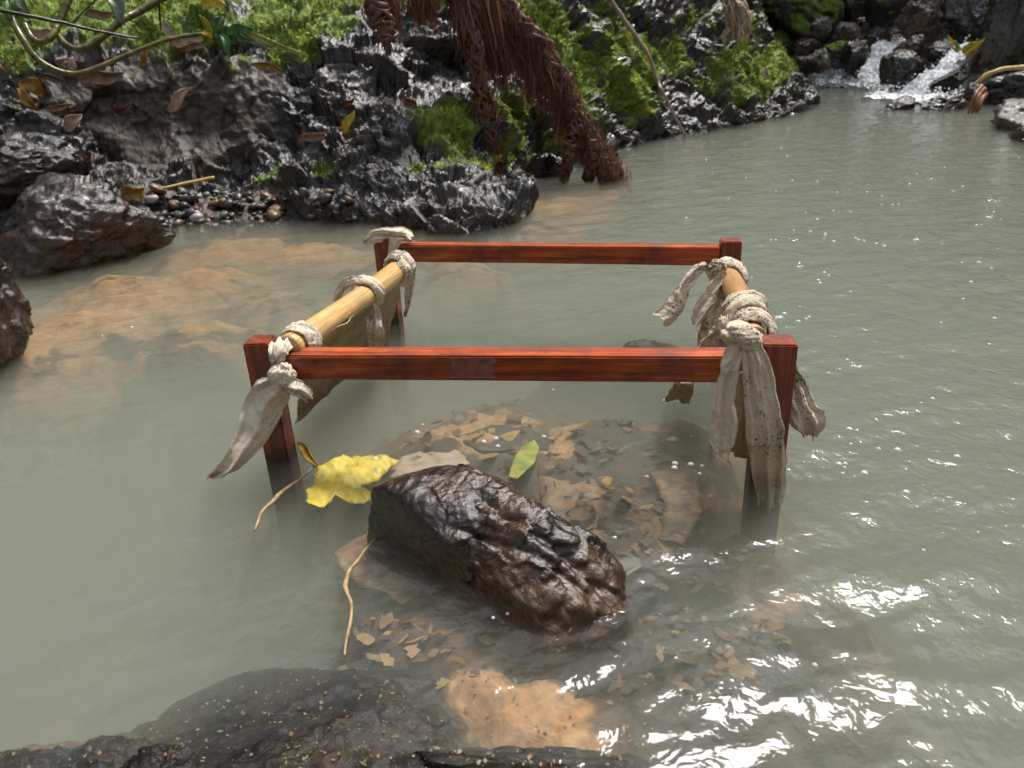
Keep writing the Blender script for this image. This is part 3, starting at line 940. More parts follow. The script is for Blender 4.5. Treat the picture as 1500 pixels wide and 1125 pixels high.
# boulders on the near left shore
rock_at('boulder', (-20, 262, 232, 425), rng_of(at_z(110, 395)) + .22, MAT['mud_rock'], 301, 'glossy brown wrinkled boulder beside the gravel with a yellow leaf on it', 'boulder', subdiv=6, depth=.55, chunk=.06, noise_amp=.1)
rock_at('boulder', (-190, 330, 32, 540), rng_of(at_z(0, 525)) + .10, MAT['mud_rock'], 305, 'wet dark brown boulder edge in front of the wrinkled boulder', 'boulder', subdiv=6, depth=.4, chunk=.05, noise_amp=.08)
rock_at('boulder', (-60, 190, 120, 300), rng_of(at_z(60, 346)) + .30, MAT['wet_rock'], 309, 'grey wet lumpy boulder behind the wrinkled brown boulder', 'boulder', subdiv=6, depth=.5, chunk=.07, noise_amp=.1)

# upstream rocks round the little falls
WL = lambda x, y: rng_of(at_z(x, y))
UP = [  # box, range, material, seed, label
    ((1105, -45, 1258, 66), 10.6, 'moss_rock', 401, 'large rounded boulder thick with bright green moss above the falls'),
    ((1222, -50, 1296, 28), 11.0, 'wet_rock', 402, 'black wedge of rock beside the large mossy boulder'),
    ((1255, -30, 1345, 42), 10.8, 'moss_rock', 403, 'grey boulder with thin moss behind the falls'),
    ((1300, 6, 1388, 68), 10.2, 'brown_rock', 404, 'angular brown grey block overhanging the falls'),
    ((1372, -12, 1460, 66), 10.4, 'wet_rock', 405, 'shiny black rock beside the angular block'),
    ((1425, -60, 1545, 132), 9.4, 'wet_rock', 406, 'tall wet black boulder leaning over the right side of the falls'),
    ((1432, 98, 1560, 160), 8.4, 'wet_rock', 407, 'black rounded boulder lying on the brown slab'),
    ((1432, 148, 1580, 206), 7.4, 'brown_rock', 408, 'flat brown slab at the right water edge'),
    ((1468, 186, 1570, 226), 6.3, 'mud_rock', 409, 'small rough brown rock in front of the flat slab'),
    ((1152, 52, 1204, 80), 10.0, 'brown_rock', 410, 'pale brown stone wedged under the mossy boulder'),
    ((1152, 78, 1205, 112), 9.6, 'brown_rock', 411, 'low brown stone at the foot of the rock pile'),
    ((1178, 72, 1224, 114), 9.3, 'grey_rock', 412, 'pointed grey brown stone standing in the white water'),
    ((1186, 28, 1218, 62), 9.9, 'grey_rock', 413, 'upright purple grey stone under the mossy boulder'),
    ((1212, 30, 1270, 66), 10.0, 'grey_rock', 414, 'pale grey stone right of the upright purple stone'),
    ((1206, 56, 1254, 90), 9.7, 'moss_rock', 415, 'dark stone with a mossy crown in the rock pile'),
    ((1216, 62, 1290, 118), 9.5, 'wet_rock', 416, 'dark wet stone left of the main fall'),
    ((1262, 40, 1312, 70), 10.0, 'grey_rock', 417, 'flat pale grey stone at the top of the main fall'),
    ((1284, 78, 1356, 138), 9.0, 'wet_rock', 418, 'dark slanting stone between the two falls'),
    ((1308, 52, 1362, 96), 9.5, 'brown_rock', 419, 'brown stone above the slanting stone'),
    ((1338, 88, 1420, 142), 8.8, 'wet_rock', 420, 'dark stone with water running over it under the right fall'),
    ((1292, 142, 1346, 164), 7.9, 'wet_rock', 421, 'small black stone breaking the water below the falls'),
    ((1346, 136, 1432, 172), 7.9, 'wet_rock', 422, 'low dark wedge stone beside the brown roots'),
    ((1110, 28, 1152, 56), 11.0, 'grey_rock', 423, 'dim grey stone behind the promontory'),
    ((1128, 44, 1172, 88), 10.3, 'moss_rock', 424, 'small mossy stone at the left foot of the mossy boulder'),
    ((1350, 60, 1415, 100), 9.3, 'wet_rock', 425, 'wet black stone behind the yellow plant'),
    ((1400, 120, 1450, 160), 8.3, 'wet_rock', 426, 'dark stone under the black rounded boulder'),
]
for box, rg, mk, sd, lab in UP:
    if sd < 408 or 410 <= sd <= 417 or sd in (423, 424): rg += (1.7 if box[2] < 1320 else 1.2) * (sd not in (406, 407))
    if sd in (418, 419, 420, 425): rg += .9
    if sd == 408: rg = 6.5
    if sd == 409: rg = 5.75
    rock_at('rock', box, rg, MAT[mk], sd, lab, 'rock', group='rocks of the upstream falls', subdiv=5, chunk=.08, sharp=14.0, rot=(sd % 7) * .3, tilt=((sd * 37) % 11 - 5) * .05)
# the ground the upstream rocks lie on
gy = np.linspace(0, 1, 60); gx = np.linspace(-1, 1, 120)
GX, GY = np.meshgrid(gx, gy, indexing='ij')
yb = 10.6 + GY * 6.0
Pu = np.stack([5.0 + GX * 6.5 + GY * 2, yb + 0.5 * np.abs(GX), -0.45 + GY * 4.2], -1)
Pu[..., 2] += 0.35 * chunks(Pu * 1.6, 501, .8, .2) + 0.12 * chunks(Pu * 4, 502, .8, .2)
ub = link('upstream_ground', np_mesh('upstream_ground', Pu.reshape(-1, 3), grid_faces(120, 60)), MAT['wet_rock'])
ub['kind'] = 'structure'

# white water
def sheet(name, rows, nu=60, nv=40, amp=0.03, seed=0, thick=0.03, mat='foam', parent=None):
    Kp = np.array(rows, float)
    g = catmull(catmull(Kp, nu, axis=0), nv, axis=1)
    nn = grid_normals(g)
    if nn[nu // 2, nv // 2] @ (CAM - g[nu // 2, nv // 2]) < 0: nn = -nn
    e = np.minimum(np.linspace(0, 1, nv), np.linspace(1, 0, nv))[None, :, None]
    g = g + nn * (amp * (0.6 * fbm(g * 7, 4, seed) + 0.5 * np.abs(fbm(g * 18, 3, seed + 5))) + thick)[..., None]
    jag = fbm(g * 9, 3, seed + 8)[..., None] * 0.5 * np.exp(-e * 14)
    g = g + jag * np.array([0.10, 0.05, 0.0])
    back = g - nn * 0.05
    Vv = np.concatenate([g.reshape(-1, 3), back.reshape(-1, 3)])
    Fg = grid_faces(nu, nv)
    ix = np.arange(nu * nv).reshape(nu, nv)
    rim = np.concatenate([ix[:, 0], ix[-1, 1:], ix[::-1, -1][1:], ix[0, ::-1][1:]])
    Fr = np.stack([rim[:-1], rim[1:], rim[1:] + nu * nv, rim[:-1] + nu * nv], -1)
    return link(name, np_mesh(name, Vv, np.concatenate([Fg, Fr, Fg[:, ::-1] + nu * nv])), MAT[mat], parent)
fall = empty('waterfall', at_z(1290, 128))
tag(fall, 'white water tumbling between the rocks at the head of the pool', 'waterfall')
F_MAIN = [[at_r(1284, 62, 11.35), at_r(1326, 60, 11.25)], [at_r(1270, 88, 11.00), at_r(1322, 90, 10.85)], [at_r(1258, 108, 10.75), at_r(1318, 106, 10.60)], [at_r(1256, 126, 10.45), at_r(1310, 130, 10.25)]]
F_SIDE = [[at_r(1394, 70, 9.70), at_r(1420, 64, 9.70)], [at_r(1368, 98, 9.40), at_r(1406, 94, 9.40)], [at_r(1340, 116, 9.20), at_r(1368, 118, 9.20)], [at_r(1318, 136, 9.10), at_r(1352, 140, 9.05)]]
F_FOAM = [[at_z(1158, 124, .02), at_z(1158, 114, .05)], [at_z(1200, 124, .03), at_z(1200, 110, .08)], [at_z(1250, 125, .03), at_z(1250, 108, .08)], [at_z(1275, 130, .03), at_z(1290, 106, .08)], [at_z(1300, 136, .02), at_z(1320, 118, .06)]]
F_FOAM2 = [[at_z(1262, 144, .005), at_z(1285, 136, .02)], [at_z(1330, 148, .01), at_z(1330, 136, .03)], [at_z(1370, 150, .01), at_z(1370, 138, .03)], [at_z(1412, 150, .01), at_z(1405, 140, .02)]]
def spray(name, ctrl, n, seed, rad=(.008, .03), lift=.05):
    """clots of white water thrown along a fall"""
    r = _rs(seed)
    g = catmull(catmull(np.array(ctrl), 60, axis=0), 20, axis=1)
    bm = bmesh.new(); bmesh.ops.create_icosphere(bm, subdivisions=1, radius=1.0)
    U = np.array([v.co[:] for v in bm.verts]); Ff = np.array([[v.index for v in f.verts] for f in bm.faces]); bm.free()
    Vs, Fs_ = [], []
    for k in range(n):
        c = g[r.randint(60), r.randint(20)] + r.normal(0, .025, 3) + np.array([0, -lift * r.rand(), lift * r.rand()])
        q = r.uniform(*rad) * (.5 + r.rand())
        Vs.append(c + U * q * r.uniform(.6, 1.6, 3) * (1 + .25 * r.normal(0, 1, (len(U), 1)).clip(-1, 1))); Fs_.append(Ff + k * len(U))
    o = link(name, np_mesh(name, np.concatenate(Vs), np.concatenate(Fs_)), MAT['foam'], fall)
    o['kind'] = 'stuff'
    return o
sheet('main_fall', F_MAIN, parent=fall, seed=3, nu=90, nv=60, amp=.09, thick=.0, mat='fall')
sheet('side_fall', F_SIDE, nu=80, nv=40, parent=fall, seed=13, amp=.07, thick=.0, mat='fall')
sheet('foam', F_FOAM, nu=140, nv=30, parent=fall, seed=23, amp=.08, thick=.0)
sheet('foam', F_FOAM2, nu=90, nv=24, parent=fall, seed=33, amp=.05, thick=.0, mat='fall')
spray('spray', F_MAIN, 380, 1, (.003, .009)); spray('spray', F_SIDE, 220, 2, (.003, .008)); spray('spray', F_FOAM, 1500, 3, (.006, .018), .05); spray('spray', F_FOAM2, 500, 4, (.003, .009), .03)

# ------------------------------------------------------------------ the wooden frame standing in the water
HT = 0.221                                   # post tops above the water
SOL = at_z(411, 664)
def bevel_box(name, corners8, mat, parent, bev=0.0025, loc=None, rotz=0.0, wear=0.0, seed=0):
    """box given by its local half sizes, bevelled, edges slightly worn"""
    sx, sy, z0, z1 = corners8
    bm = bmesh.new()
    bmesh.ops.create_cube(bm, size=1.0)
    for v in bm.verts:
        v.co.x *= sx; v.co.y *= sy
        v.co.z = z0 if v.co.z < 0 else z1
    bmesh.ops.bevel(bm, geom=bm.edges[:], offset=bev, segments=2, affect='EDGES')
    bmesh.ops.subdivide_edges(bm, edges=[e for e in bm.edges if e.calc_length() > 0.05], cuts=6, use_grid_fill=True)
    if wear:
        rr = _rs(seed)
        C = np.array([v.co[:] for v in bm.verts])
        D = wear * np.stack([fbm(C * 18 + seed, 3, seed), fbm(C * 18 + seed + 9, 3, seed), fbm(C * 18 + seed + 19, 3, seed)], -1)
        for v, d in zip(bm.verts, D): v.co += Vector(d)
    me = bpy.data.meshes.new(name)
    bm.to_mesh(me); bm.free()
    o = link(name, me, mat, smooth=False)
    o.parent = parent
    o.matrix_parent_inverse = Matrix.Translation(-Vector(parent.location))
    o.location = loc
    o.rotation_euler = (0, 0, rotz)
    return o
YAW = -0.172
frame = empty('wooden_stand', (*at_z(760, 600)[:2], -0.3))
tag(frame, 'red wooden frame of four posts and two rails standing in the stream', 'stand')
pFL, pFR, pBL, pBR = at_z(380, 496.5, HT), at_z(1139, 497, HT), at_z(562, 348, HT), at_z(1070.5, 351, HT)
POST = []
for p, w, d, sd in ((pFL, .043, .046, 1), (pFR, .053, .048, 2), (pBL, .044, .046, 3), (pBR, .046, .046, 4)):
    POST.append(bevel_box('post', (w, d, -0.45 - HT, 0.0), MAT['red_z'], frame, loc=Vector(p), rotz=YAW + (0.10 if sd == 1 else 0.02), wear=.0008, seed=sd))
def rail(pa, pb, ya, zt, hgt, dep, seed):
    c = (pa + pb) / 2
    d = pb - pa
    ln = math.hypot(d[0], d[1])
    rz = math.atan2(d[1], d[0])
    return bevel_box('rail', (ln, dep, -hgt, 0.0), MAT['red_x'], frame, loc=Vector((c[0], c[1], zt)), rotz=rz, wear=.0006, seed=seed)
vx = (pFR - pFL) / np.linalg.norm(pFR - pFL)
vy = np.array([-vx[1], vx[0], 0])
RZ = 0.2005
rl = rail(pFL + vx * .021 - vy * .002, pFR - vx * .026 - vy * .002, 0, RZ, .044, .043, 11)
rl['label'] = 'front rail with a patch of clear tape'
vxb = (pBR - pBL) / np.linalg.norm(pBR - pBL)
rb = rail(pBL + vxb * .022, pBR - vxb * .023, 0, 0.2065, .043, .040, 12)
# strip of clear tape on the front rail, and a screw head in the right front post
tm, n_, l_, p_ = new_mat('clear_tape')
p_.inputs['Base Color'].default_value = (0.42, 0.19, 0.16, 1)
p_.inputs['Roughness'].default_value = 0.3
_v = coords(n_, l_, (1, 1, 1)); _n = noise(n_, l_, _v, 90, 4, 0.6)
_tr = N(n_, 'ShaderNodeBsdfTransparent'); _mx = N(n_, 'ShaderNodeMixShader'); _rp = ramp(n_, [(0.35, 0.25), (0.7, 0.75)])
l_.new(_n.outputs[0], _rp.inputs[0]); l_.new(_rp.outputs[0], _mx.inputs[0]); l_.new(_tr.outputs[0], _mx.inputs[1]); l_.new(p_.outputs[0], _mx.inputs[2])
l_.new(bump(n_, l_, _n.outputs[0], .6, .002), p_.inputs['Normal']); l_.new(_mx.outputs[0], n_['Material Output'].inputs[0])
ln = (pFR - pFL)
tp = pFL + ln * 0.435 - vy * 0.0245
gx_, gz_ = np.meshgrid(np.linspace(-.036, .036, 30), np.linspace(-.038, -.002, 16), indexing='ij')
tv = np.stack([tp[0] + vx[0] * gx_, tp[1] + vx[1] * gx_, RZ + gz_], -1)
tv = tv - vy * (0.0006 + 0.0006 * fbm(tv * 60, 2, 5))[..., None]
tv[0, :, 0] += .003 * _rs(2).normal(0, 1, 16); tv[-1, :, 0] += .003 * _rs(3).normal(0, 1, 16)
tape = link('tape_patch', np_mesh('tape_patch', tv.reshape(-1, 3), grid_faces(30, 16)), tm)
bpy.context.view_layer.update()
tape.parent = rl; tape.matrix_parent_inverse = rl.matrix_world.inverted()
metal, _a, _b, _p = new_mat('screw_metal')
_p.inputs['Base Color'].default_value = (0.4, 0.38, 0.35, 1); _p.inputs['Metallic'].default_value = 1.0; _p.inputs['Roughness'].default_value = 0.4
sp = pFR - vy * 0.0255 - vx * .008
sp = np.array([sp[0], sp[1], HT - 0.088])
sw = tube('screw', [sp + vy * .004, sp - vy * .0015], [.0062, .0052], metal, seg=14)
sw.parent = POST[1]; sw.matrix_parent_inverse = POST[1].matrix_world.inverted()

# side poles tied to the posts
PR = 0.0235
def pole(name, a, b, rad, mat, label, seed):
    a, b = np.asarray(a), np.asarray(b)
    n = 40
    L = np.linalg.norm(b - a)
    t = np.linspace(0, 1, n)
    P = np.stack([t * L, 0.003 * np.sin(t * 5 + seed), 0.002 * np.cos(t * 4 + seed)], -1)
    V, Q, T = tube_arrays(P, rad * (1 + 0.03 * np.sin(t * 9 + seed)), 28)
    o = link(name, mesh_parts(name, [(V, Q, T)]), mat)
    o.location = Vector(a)
    o.rotation_euler = Vector(b - a).to_track_quat('X', 'Z').to_euler()
    return tag(o, label, 'pole', 'side poles of the frame')
# the left pole runs along the inside of the left posts, the right one along the right posts
lpA, lpB = at_z(432, 507, .200), at_z(588, 391, .192)
dl = (lpB - lpA) / np.linalg.norm(lpB - lpA)
pole('wooden_pole', lpA - dl * .022, lpB + dl * .012, .0235, MAT['pole'], 'pale yellow wooden pole holding the sagging cream cloth', 1)
rpA, rpB = at_z(1103, 492, .206), at_z(1068, 408, .195)
dr = (rpB - rpA) / np.linalg.norm(rpB - rpA)
pole('wooden_pole', rpA - dr * .02, rpB + dr * .05, .0225, MAT['pole2'], 'tan wooden pole wrapped twice with twisted cloth', 2)

# ------------------------------------------------------------------ cloth strips
def ribbon(name, edges, mat, parent, n=70, m=26, folds=2.5, amp=0.006, seed=0, thick=0.0022, ragged=0.004, bulge=0.0):
    """edges: list of (left 3D point, right 3D point)"""
    E_ = catmull(np.array(edges, float), n, axis=0)
    t = np.linspace(0, 1, m)[None, :, None]
    P = E_[:, 0][:, None] * (1 - t) + E_[:, 1][:, None] * t
    nn = grid_normals(P)
    flip = nn[n // 2, m // 2] @ (CAM - P[n // 2, m // 2]) < 0
    if flip: nn = -nn
    s = np.linspace(0, 1, n)[:, None] + np.zeros((1, m))
    tt = t[..., 0] + np.zeros((n, 1))
    ph = 1.5 * fbm(np.stack([s * 2.5 + seed, s * 0, s * 0], -1), 2, seed)
    w = amp * (np.sin(2 * np.pi * (folds * tt + 0.3 * ph) + seed) * 0.6 + 0.9 * fbm(np.stack([tt * folds * 1.7 + ph, s * 2.2, s * 0 + seed], -1), 3, seed + 3))
    w = w + amp * 0.5 * fbm(P * 60, 3, seed + 5)
    w = w + amp * .55 * np.abs(np.sin(np.pi * (folds * 2.3 * tt + .8 * ph + .6 * s))) - amp * .35 * np.abs(np.sin(np.pi * (folds * 1.1 * tt - 1.1 * s + ph)))
    w = w + bulge * (1 - (2 * tt - 1) ** 2)
    P = P + nn * w[..., None]
    # ragged ends and frayed sides
    dirs = E_[-1].mean(0) - E_[-2].mean(0); dirs /= np.linalg.norm(dirs) + 1e-9
    endw = np.clip((s - .85) / .15, 0, 1) ** 2
    P = P + dirs * (ragged * 3 * fbm(np.stack([tt * 6, tt * 0 + seed, tt * 0], -1), 3, seed + 6) * endw)[..., None]
    side = (E_[:, 1] - E_[:, 0]); side /= np.linalg.norm(side, axis=1, keepdims=True) + 1e-9
    P = P + side[:, None] * (ragged * 0.6 * fbm(np.stack([s * 14, tt * 2, s * 0 + seed], -1), 3, seed + 7))[..., None]
    back = P - nn * thick
    ix = np.arange(n * m).reshape(n, m)
    rim = np.concatenate([ix[:, 0], ix[-1, 1:], ix[::-1, -1][1:], ix[0, ::-1][1:]])
    Fr = np.stack([rim[:-1], rim[1:], rim[1:] + n * m, rim[:-1] + n * m], -1)
    Fg = grid_faces(n, m)
    me = np_mesh(name, np.concatenate([P.reshape(-1, 3), back.reshape(-1, 3)]), np.concatenate([Fg, Fr, Fg[:, ::-1] + n * m]))
    return link(name, me, mat, parent)
def wrap(name, c, axis, rad, width, mat, parent, seed=0, folds=3.0, lean=0.3, bulge=0.006, nt=90, nw=26, a0=0.0, a1=2 * math.pi):
    """cloth bunched round a pole: a rope-like band of twisted pleats"""
    c = np.asarray(c, float); axis = np.asarray(axis, float) / np.linalg.norm(axis)
    x = np.cross(axis, [0, 0, 1.0]); x /= np.linalg.norm(x)
    y = np.cross(x, axis)
    full = abs(a1 - a0 - 2 * math.pi) < 1e-3
    th = np.linspace(a0, a1, nt, endpoint=not full)
    w = np.linspace(-1, 1, nw)
    TH, Wd = np.meshgrid(th, w, indexing='ij')
    cir = np.stack([np.cos(TH) * 1.3, np.sin(TH) * 1.3, Wd * 0.8 + seed], -1)
    pleat = np.abs(np.sin(math.pi * folds * (Wd * 0.5 + 0.5) + 0.8 * fbm(cir, 2, seed) * 2 + 0.35 * TH * lean))
    r_ = rad + 0.0015 + bulge * (1 - Wd ** 2) ** 0.6 + 0.0042 * pleat * (1 - Wd ** 4) + 0.003 * fbm(cir * 3, 3, seed + 2)
    wid = width * (1 + 0.22 * fbm(cir * 0.9 + 7, 2, seed + 4))
    off = Wd * wid / 2 + lean * rad * np.cos(TH + seed)
    P = c + axis * off[..., None] + x * (r_ * np.cos(TH))[..., None] + y * (r_ * np.sin(TH))[..., None]
    me = np_mesh(name, P.reshape(-1, 3), grid_faces(nt, nw, close_u=full))
    o = link(name, me, mat, parent)
    md = o.modifiers.new('thickness', 'SOLIDIFY'); md.thickness = 0.003; md.offset = -1
    return o
def knot(name, c, size, rotz, mat, parent, seed=0, axis_tilt=0.3):
    """a tied knot: crossing pleated lobes, as one lump"""
    bm = bmesh.new()
    bmesh.ops.create_icosphere(bm, subdivisions=5, radius=1.0)
    V = np.array([v.co[:] for v in bm.verts])
    a = np.arctan2(V[:, 1], V[:, 0])
    f1 = np.abs(np.sin(3.5 * V[:, 0] + 2.2 * V[:, 2] + seed))
    f2 = np.abs(np.sin(3.2 * V[:, 1] - 3.0 * V[:, 2] + seed * 2))
    band = np.clip(1.4 - 2.2 * np.abs(V[:, 0] * .8 + V[:, 2] * .45), 0, 1)
    d = 0.20 * (f1 * (1 - band) + f2 * band) + 0.14 * band + 0.20 * fbm(V * 1.6 + seed, 3, seed) + 0.10 * np.abs(np.sin(9 * (V[:, 1] * .3 + V[:, 0] * .9 - V[:, 2] * .5) + 2 * fbm(V * 2, 2, seed))) * (1 - band) + 0.08 * np.abs(np.sin(10 * (V[:, 2] * .9 - V[:, 0] * .4) + seed)) * band
    V = V * (0.80 + d)[:, None] * (np.asarray(size) / 2)
    ca, sa = math.cos(rotz), math.sin(rotz)
    V = np.stack([V[:, 0] * ca - V[:, 2] * sa, V[:, 1], V[:, 0] * sa + V[:, 2] * ca], -1)      # roll in the picture's plane
    for v, q in zip(bm.verts, V + np.asarray(c)): v.co = q
    me = bpy.data.meshes.new(name)
    bm.to_mesh(me); bm.free()
    return link(name, me, mat, parent)
def rows(Ys, *lr):
    """edge rows from photo pixels; Ys: one forward distance or a list; an entry may be ('z', value)"""
    out = []
    for k, (lx, ly, rx, ry) in enumerate(lr):
        y = Ys[k] if isinstance(Ys, (list, tuple)) else Ys
        if isinstance(y, tuple): out.append((at_z(lx, ly, y[1]), at_z(rx, ry, y[1])))
        else: out.append((at_y(lx, ly, y), at_y(rx, ry, y)))
    return out
yFL, yFR, yBL, yBR = pFL[1], pFR[1], pBL[1], pBR[1]
CG = 'cloth strips tied to the frame'
# C: front left knot with the broad tail trailing to the water
c = empty('cloth_strip', pFL); tag(c, 'beige cloth knotted at a post with one broad tail trailing leftwards into the water', 'cloth', CG)
yk = yFL - .045
ribbon('tail', rows([yk - .006, yk - .008, yk - .012, yk - .03, yk - .05, ('z', -.004)], (398, 548, 420, 566), (372, 562, 424, 580), (358, 592, 414, 604), (345, 632, 388, 648), (328, 670, 354, 686), (309, 693, 322, 700)), MAT['cloth'], c, seed=2, folds=1.6, amp=.008, bulge=.012)
ribbon('tail', rows([yk - .004, yk - .010, yk - .012, yk - .006], (414, 550, 408, 566), (428, 556, 424, 576), (442, 560, 438, 582), (454, 568, 446, 588)), MAT['cloth'], c, seed=5, folds=1.5, amp=.005, n=40, m=18, bulge=.010)
ribbon('wrap', rows([yFL + .035, yFL - .012, yFL - .036, yFL - .038, yk], (404, 500, 436, 500), (396, 506, 430, 505), (394, 520, 421, 518), (397, 532, 416, 532), (400, 546, 420, 546)), MAT['cloth'], c, seed=8, folds=2.6, amp=.005, n=50, bulge=.008)
knot('knot', at_y(412, 549, yk - .004), (.046, .036, .040), .5, MAT['cloth'], c, seed=3)
# cream cloth hung from the left pole down into the water
c = empty('sagging_cloth', lpA * np.array([1, 1, 0])); tag(c, 'cream wet cloth panel sagging from the pale pole into the water', 'cloth')
pw = []
for t in np.linspace(0.02, 0.86, 6):
    q = lpA + (lpB - lpA) * t
    side = np.array([dl[1], -dl[0], 0])
    g0 = at_z(428, 604) * (1 - t) + at_z(590, 476) * t
    up_ = q + side * .018 + np.array([0, 0, -.006])
    pw.append((up_, g0 + (g0 - up_) * .25))
ribbon('sheet', pw, MAT['cloth_wet'], c, seed=14, folds=1.2, amp=.008, n=70, m=40, ragged=.0)
wrap('hem', lpA + dl * .025, dl, .0235, .045, MAT['cloth'], c, seed=15, folds=2, lean=.1, bulge=.002)
# B: knot halfway along the left pole
c = empty('cloth_strip', lpA + (lpB - lpA) * .6); tag(c, 'beige cloth loop knotted halfway along the pale pole, long tail hanging down', 'cloth', CG)
qB = lpA + (lpB - lpA) * .64
yb_ = qB[1]
wrap('loop', qB - dl * .012, dl, .0235, .034, MAT['cloth'], c, seed=21, folds=2, lean=.55, bulge=.005)
ribbon('loop', rows([yb_ + .0, yb_ - .02, yb_ - .035, yb_ - .03, yb_ - .015], (488, 446, 500, 450), (492, 424, 503, 430), (510, 406, 516, 420), (532, 408, 528, 424), (546, 424, 534, 434)), MAT['cloth'], c, seed=24, folds=1.3, amp=.003, n=50, m=16, bulge=.005)
knot('knot', at_y(526, 428, yb_ - .035), (.030, .028, .036), .3, MAT['cloth'], c, seed=6)
ribbon('tail', rows([yb_ - .035, yb_ - .035, yb_ - .03, yb_ - .03, ('z', -.01)], (528, 424, 540, 424), (532, 436, 550, 440), (536, 462, 558, 464), (538, 490, 563, 492), (540, 520, 563, 520)), MAT['cloth'], c, seed=27, folds=1.5, amp=.004, m=18, ragged=.002)
ribbon('tail', rows([yb_ - .036, yb_ - .038, yb_ - .04, yb_ - .04], (522, 434, 534, 438), (517, 446, 524, 450), (510, 462, 516, 466), (504, 476, 508, 480)), MAT['cloth'], c, seed=29, folds=1.0, amp=.003, n=36, m=12)
# A: back left post
c = empty('cloth_strip', pBL); tag(c, 'pale cloth flap draped over a post top and knotted below at the pale pole', 'cloth', CG)
ribbon('flap', rows([yBL - .035, yBL - .03, yBL - .01, yBL - .01, yBL - .02], (530, 353, 536, 360), (544, 337, 550, 356), (566, 333, 566, 354), (592, 334, 590, 354), (606, 346, 604, 356)), MAT['cloth'], c, seed=31, folds=1.4, amp=.007, n=60, m=20, bulge=.010)
ribbon('neck', rows([yBL - .03, yBL - .032, yBL - .04, yBL - .06], (571, 349, 592, 349), (569, 362, 584, 362), (568, 376, 579, 376), (566, 388, 582, 388)), MAT['cloth'], c, seed=33, folds=2, amp=.004, n=40, m=16, bulge=.004)
wrap('wrap', lpB - dl * .015, dl, .0245, .060, MAT['cloth_mould'], c, seed=35, folds=3, lean=.5, bulge=.007)
knot('knot', at_y(588, 394, lpB[1] - .05), (.036, .032, .034), -.4, MAT['cloth_mould'], c, seed=9)
ribbon('tail', rows([yBL - .05, yBL - .045, yBL - .04, yBL - .04, ('z', .0)], (592, 384, 602, 380), (592, 398, 608, 392), (592, 416, 607, 416), (592, 436, 602, 440), (592, 462, 595, 464)), MAT['cloth_mould'], c, seed=37, folds=1.4, amp=.004, n=50, m=16)
# D: back right
c = empty('cloth_strip', rpB); tag(c, 'mould speckled cloth knotted at the far end of the tan pole with tails hanging inwards', 'cloth', CG)
yd = rpB[1]
wrap('wrap', rpB + dr * .02, dr, .0235, .050, MAT['cloth_mould'], c, seed=41, folds=2.5, lean=.6, bulge=.006)
knot('knot', at_y(1050, 397, yd - .03), (.046, .036, .040), -.6, MAT['cloth_mould'], c, seed=12)
ribbon('tail', rows([yd - .03, yd - .04, yd - .06, yd - .075, yd - .08], (1030, 383, 1040, 392), (1012, 392, 1026, 402), (990, 422, 1010, 426), (970, 448, 1000, 458), (956, 461, 981, 478)), MAT['cloth_mould'], c, seed=43, folds=1.2, amp=.005, m=20, bulge=.008)
ribbon('tail', rows([yd - .04, yd - .06, yd - .075, yd - .085], (1048, 402, 1062, 408), (1030, 426, 1056, 432), (1016, 450, 1046, 452), (1013, 474, 1022, 476)), MAT['cloth'], c, seed=45, folds=1.6, amp=.006, m=20, bulge=.006)
ribbon('tail', rows([yd - .05, yd - .07, yd - .08, ('z', .06)], (1046, 420, 1062, 424), (1032, 450, 1060, 454), (1026, 476, 1054, 480), (1020, 506, 1052, 508)), MAT['cloth_mould'], c, seed=47, folds=2, amp=.006, m=20)
# E: twisted wrap in the middle of the right pole
c = empty('cloth_strip', (rpA + rpB) / 2); tag(c, 'thick twisted cloth coil round the middle of the tan pole', 'cloth', CG)
qE = rpA + (rpB - rpA) * .30
wrap('coil', qE + dr * .018, dr, .026, .038, MAT['cloth_mould'], c, seed=51, folds=3, lean=.75, bulge=.010)
wrap('coil', qE - dr * .012, dr, .024, .030, MAT['cloth'], c, seed=53, folds=2, lean=-.35, bulge=.007)
ribbon('fold', rows([qE[1] - .02, qE[1] - .035, qE[1] - .04, qE[1] - .03], (1052, 470, 1070, 462), (1050, 482, 1072, 478), (1058, 498, 1078, 490), (1066, 508, 1084, 500)), MAT['cloth_mould'], c, seed=55, folds=2, amp=.006, n=40, m=18, bulge=.010)
ribbon('tail', rows([qE[1] - .02, qE[1] - .02, qE[1] - .01, ('z', .09)], (1046, 478, 1064, 486), (1036, 490, 1056, 498), (1026, 502, 1048, 510), (1012, 520, 1040, 526)), MAT['cloth_mould'], c, seed=57, folds=1.5, amp=.005, n=40, m=16)
# F: front right knot with three tails
c = empty('cloth_strip', pFR); tag(c, 'large black speckled cloth knotted at a post with wide tails reaching the water', 'cloth', CG)
yf = yFR - .035
wrap('wrap', rpA + dr * .012, dr, .024, .045, MAT['cloth_mould'], c, seed=61, folds=3, lean=.5, bulge=.007)
knot('knot', at_y(1088, 492, yf - .005), (.062, .045, .036), -.25, MAT['cloth_mould'], c, seed=15)
ribbon('tail', rows([yf - .012, yf - .02, yf - .024, yf - .026, yf - .03], (1066, 504, 1092, 502), (1054, 540, 1082, 545), (1046, 585, 1078, 590), (1038, 632, 1080, 634), (1042, 664, 1066, 668)), MAT['cloth'], c, seed=63, folds=1.5, amp=.006, m=24, bulge=.006)
ribbon('tail', rows([yf - .010, yf - .02, yf - .026, yf - .03, ('z', -.002), ('z', -.07)], (1080, 500, 1110, 500), (1086, 530, 1128, 535), (1088, 580, 1138, 585), (1093, 640, 1148, 632), (1102, 696, 1152, 696), (1110, 740, 1146, 740)), MAT['cloth_mould'], c, seed=65, folds=2.2, amp=.007, m=34, bulge=.010)
